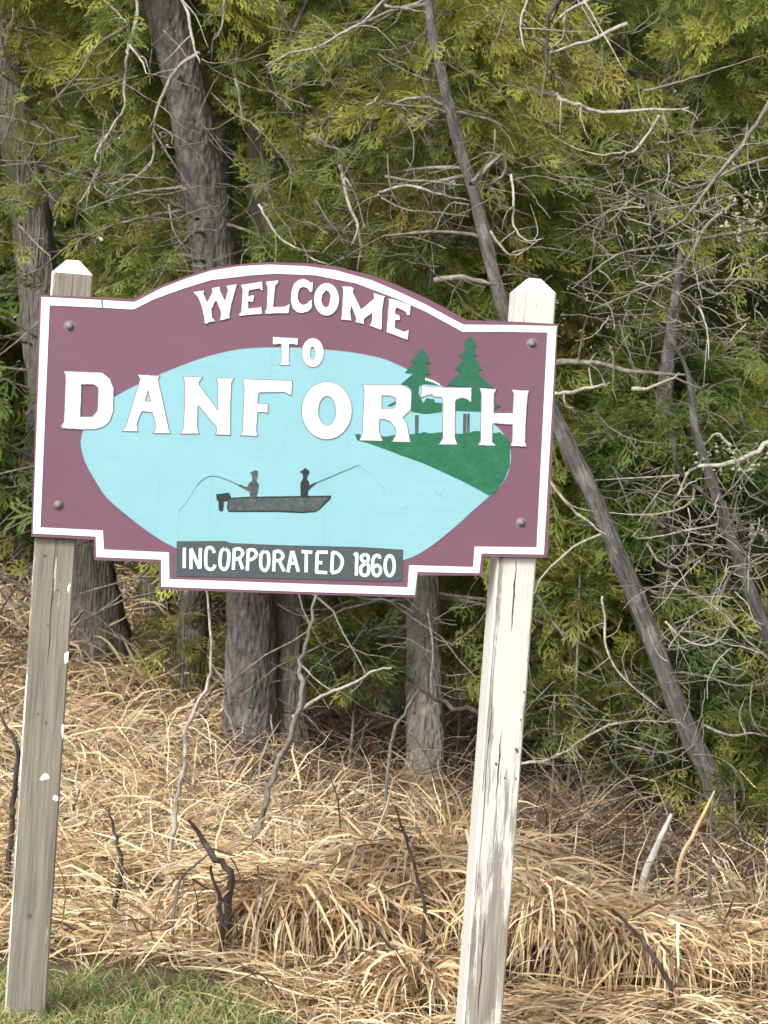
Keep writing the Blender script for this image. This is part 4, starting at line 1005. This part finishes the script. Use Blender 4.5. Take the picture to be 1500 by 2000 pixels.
def tussock(px, pyb, d, wpx, hgt, n, label, out=0.22, upright=0.25, w_=SW, wd=(0.006, 0.014)):
    "sheaf of long dead blades rising from one clump, arching over and hanging down round it"
    c = P(px, pyb, d); cx, cy = c.x, d; g = float(G(cx, cy)); wx = wpx * d / F / 2
    t = empty('grass_tussock', (cx, cy, g)); tag(t, label, 'grass tussock', 'drooping dry tussocks behind the posts')
    n = int(n * 1.45); u = rng.uniform(0, 2 * np.pi, n); rr = np.sqrt(rng.random(n)) * 0.75
    x = cx + wx * rr * np.cos(u); y = cy + 0.16 * rr * np.sin(u); z = g + hgt * rng.uniform(0.35, 0.80, n)
    nl = 15; lk = rng.integers(0, nl, n); laz = rng.uniform(-math.pi, 0.0, nl); az = np.where(rng.random(n) < 0.7, laz[lk] + rng.normal(0, 0.20, n), u + rng.normal(0, .6, n)); x += wx * 0.35 * np.cos(laz[lk]); lL = rng.uniform(.6, 1.25, nl)[lk]
    ups = rng.random(n) < upright
    p0 = np.where(ups, rng.uniform(.9, 1.5, n), rng.uniform(0.5, 1.1, n)); p1 = np.where(ups, rng.uniform(-.6, .9, n), rng.uniform(-1.9, -1.0, n))
    L = hgt * rng.uniform(0.7, 1.8, n) * lL * np.where(ups & (upright < 0.5), 0.5, 1.0)
    b1 = blades(np.stack([x, y, z], 1), az, L, p0, p1, rng.uniform(*wd, n), stint(n, w_), K=6, drift=0.6, kink=0.42)
    V, Fq, C = b1; o = npmesh('blades', V, Fq, M['straw'], t, C); o['kind'] = 'stuff'
    # matted core the blades spring from
    th = np.linspace(0, 2 * np.pi, 15)[:-1]; Vc = []; 
    for r_, zz in ((0.95, -0.05), (0.85, 0.3 * hgt), (0.6, 0.55 * hgt), (0.25, 0.68 * hgt)):
        for q in th: Vc.append((cx + wx * r_ * math.cos(q) * rng.uniform(.85, 1.1), cy + 0.17 * r_ * math.sin(q) * rng.uniform(.85, 1.1), g + zz))
    Vc = np.array(Vc); Fc = []
    for k in range(3):
        for j in range(14): a = k * 14 + j; b_ = k * 14 + (j + 1) % 14; Fc.append((a, b_, b_ + 14, a + 14))
    Fc.append((42, 43, 44, 45)); 
    npmesh('root_mat', Vc, np.array(Fc), M['darksoil'], t, smooth=True)
tussock(510, 1900, 9.35, 220, 0.36, 520, 'wide overhanging straw tussock left of centre, by the broken dark stub')
tussock(650, 1910, 9.3, 200, 0.34, 480, 'overhanging straw tussock in the middle of the front row')
tussock(800, 1860, 9.7, 170, 0.42, 430, 'tall drooping tussock left of the white post with a dark stick in it')
tussock(820, 1985, 8.9, 120, 0.24, 330, 'low rounded pale tussock at the bottom edge beside the white post')
tussock(1060, 1900, 9.3, 150, 0.36, 520, 'dense brown-gold tussock hanging right against the white post')
tussock(1195, 1940, 9.2, 170, 0.33, 520, 'drooping tussock with a bent stem, second to the right of the white post')
tussock(1370, 1930, 9.4, 240, 0.28, 460, 'broad flattened tussock at the lower right corner', upright=0.4)
tussock(885, 1650, 11.2, 60, 0.42, 220, 'upright straw sheaf just left of the white post at mid height', upright=0.85)
tussock(250, 1720, 10.6, 200, 0.28, 400, 'low tangled tussock close right of the grey post')
tussock(1500, 1740, 10.6, 90, 0.34, 200, 'upright pale tussock at the right edge', upright=0.8)

# tall single dry stalks
def stalk(pts, d, wd, mm, name, label, cat, grp=None):
    r = wd * d / F / 2; q = pxline(pts, d, d, 0.005 if mm in ('stalkm', 'birch') else 0.03, int(pts[0][0]))
    g = Vector(q[0]); gz = float(G(g.x, g.y)); 
    if g.z > gz: q = [Vector((g.x, g.y, gz - 0.05))] + q
    t = empty(name, (q[0].x, q[0].y, gz)) if False else None
    V, Fq = tube(q, [r * 1.1, r, r * 0.9, r * 0.45], 8, rough=0.22, kink=r * (0.08 if mm in ('stalkm', 'birch') else 0.32), seed=int(pts[0][0]), sub=5)
    o = npmesh(name, V, Fq, M[mm], None, smooth=True); 
    base = Vector(q[0]); me = o.data; me.transform(Matrix.Translation(-base)); o.location = base
    return tag(o, label, cat, grp)
M['stalkm'] = bark('dry_stalk', (0.50, 0.36, 0.18), (0.68, 0.52, 0.30), (0.70, 0.60, 0.42), 6, 10)
M['birch'] = bark('bleached_stalk', (0.42, 0.38, 0.33), (0.62, 0.58, 0.52), (0.74, 0.72, 0.68), 6, 10)
stalk([(1325, 1700), (1360, 1620), (1395, 1545)], 10.8, 9, 'stalkm', 'dry_stalk', 'long straight yellow stalk leaning right before the foot of the leaning tree', 'stalk')
stalk([(1255, 1730), (1275, 1670), (1312, 1590)], 10.6, 15, 'birch', 'dry_stalk', 'bleached white broken stalk leaning right among the straw', 'stalk')
stalk([(1382, 1830), (1388, 1700), (1392, 1550)], 10.0, 8, 'twig_grey', 'dead_stick', 'thin grey upright stick near the right edge in front of the leaning tree', 'stick')
stalk([(305, 1738), (335, 1650), (345, 1560), (362, 1480), (365, 1415), (408, 1330), (412, 1250), (404, 1150)], 10.4, 9, 'twig_pale', 'sapling', 'thin bare sapling bending right under the left half of the board', 'sapling')
s2 = stalk([(485, 1700), (510, 1600), (530, 1520), (575, 1420), (590, 1340), (585, 1300), (605, 1230), (622, 1130)], 10.8, 12, 'twig_grey', 'sapling', 'forked grey sapling rising to the middle of the board bottom', 'sapling')
V, Fq = tube(pxline([(572, 1400), (610, 1370), (650, 1350), (700, 1330), (730, 1310), (765, 1305)], 10.8), [0.0095, 0.008, 0.005], 7, kink=0.002, seed=3); npmesh('branch', V, Fq, M['twig_pale'], s2, smooth=True)
V, Fq = tube(pxline([(590, 1300), (620, 1330), (650, 1350)], 10.8), [0.005, 0.003], 6, kink=0.001, seed=4); npmesh('branch', V, Fq, M['twig_pale'], s2, smooth=True)
stalk([(12, 1700), (22, 1620), (25, 1560), (33, 1470), (20, 1430), (-12, 1380)], 9.9, 11, 'twig_dark', 'dead_stick', 'crooked dark stick at the left edge outside the grey post', 'stick')
stalk([(225, 1765), (236, 1700), (230, 1650), (210, 1580)], 9.4, 10, 'twig_dark', 'dead_stick', 'short dark curved stick standing right of the grey post', 'stick')
s5 = stalk([(452, 1722), (412, 1668), (372, 1602)], 9.05, 14, 'twig_dark', 'dead_stick', 'thick broken dark stub leaning left over the straw', 'stick')
stalk([(432, 1830), (428, 1760), (412, 1690)], 8.95, 10, 'twig_dark', 'dead_stick', 'dark peg under the thick broken stub', 'stick')
stalk([(345, 1740), (380, 1690), (415, 1665)], 9.05, 6, 'twig_grey', 'dead_stick', 'thin grey twig propped against the broken stub', 'stick')
stalk([(945, 1430), (880, 1385), (818, 1342)], 11.2, 11, 'twig_dark', 'dead_stick', 'dark fallen branch slanting down to the white post from the left', 'stick')
stalk([(762, 1460), (790, 1395), (818, 1345)], 11.2, 7, 'twig_grey', 'dead_stick', 'grey stick leaning right against the dark fallen branch', 'stick')
stalk([(828, 1790), (806, 1680), (770, 1575)], 9.15, 7, 'twig_dark', 'dead_stick', 'dark stick in the tall tussock left of the white post', 'stick')
stalk([(790, 1895), (755, 1840), (718, 1785)], 8.8, 6, 'twig_dark', 'dead_stick', 'thin dark twig low in front of the middle tussocks', 'stick')
stalk([(1312, 1945), (1265, 1850), (1195, 1775)], 8.75, 10, 'twig_dark', 'dead_stick', 'dark decaying stick slanting through the lower right tussocks', 'stick')
stalk([(695, 1895), (800, 1990)], 8.9, 4, 'stalkm', 'dry_stalk', 'straight straw lying slanted at the bottom centre', 'stalk')
stalk([(1085, 1985), (1130, 1960), (1210, 1880)], 8.8, 8, 'stalkm', 'dry_stalk', 'thick gold stalk lying at the lower right of the white post', 'stalk')

# pale kinked stalks standing out of the straw
lst = []; n = 420; y = rng.uniform(9.2, 13.5, n); x = rng.uniform(-1, 1, n) * (y * 0.19)
lst.append(blades(np.stack([x, y, G(x, y) + .1], 1), rng.uniform(0, 6.28, n), rng.uniform(.3, .75, n), rng.uniform(.5, 1.5, n), rng.uniform(-1.2, 1.2, n), rng.uniform(.008, .015, n), stint(n, (4, 1, 6, .5, 0, 4)), K=4, kink=0.6))
V, Fq, C = mergeb(lst); o = npmesh('kinked_stalks', V, Fq, M['straw'], None, C); tag(o, 'broken pale stalks sticking out of the matted straw', 'dry stalks', kind='stuff')

# ------------------------------------------------------------------ green grass in front
def lawn():
    n = 42000; y = rng.uniform(6.5, 9.25, n); x = rng.uniform(-2.4, 2.4, n)
    edge = 8.78 - 0.16 * np.sin(3.3 * x) - 0.14 * np.sin(8 * x + 1) - 0.08 * np.sin(21 * x) - np.maximum(0, x + 0.35) * 1.1
    m = (y < edge - 0.75 * rng.random(n) ** 1.3) | (rng.random(n) < 0.05) & (y < 9.2); x, y = x[m], y[m]; tx = rng.normal(-1.22, 0.13, 900); ty = rng.normal(7.72, 0.06, 900); x = np.concatenate([x, tx]); y = np.concatenate([y, ty]); n = len(x); tall = np.r_[np.ones(n - 900), np.full(900, 0.8)]
    col = np.array([(0.15, 0.24, 0.05), (0.22, 0.32, 0.09), (0.30, 0.36, 0.13), (0.45, 0.36, 0.18), (0.5, 0.42, 0.25)])
    pick = rng.choice(5, n, p=[.22, .26, .20, .18, .14])
    L = rng.uniform(.03, .09, n) * np.where(pick > 2, 1.4, 1.0) * tall
    V, Fq, C = blades(np.stack([x, y, G(x, y)], 1), rng.uniform(0, 6.28, n), L, rng.uniform(.5, 1.5, n), rng.uniform(-.6, 1.2, n), rng.uniform(.004, .007, n), col[pick] * rng.uniform(.8, 1.2, (n, 1)), K=3, kink=0.15)
    o = npmesh('green_grass', V, Fq, M['grass'], None, C); tag(o, 'short fresh green grass mixed with dead blades along the front of the posts', 'grass', kind='stuff')
lawn()
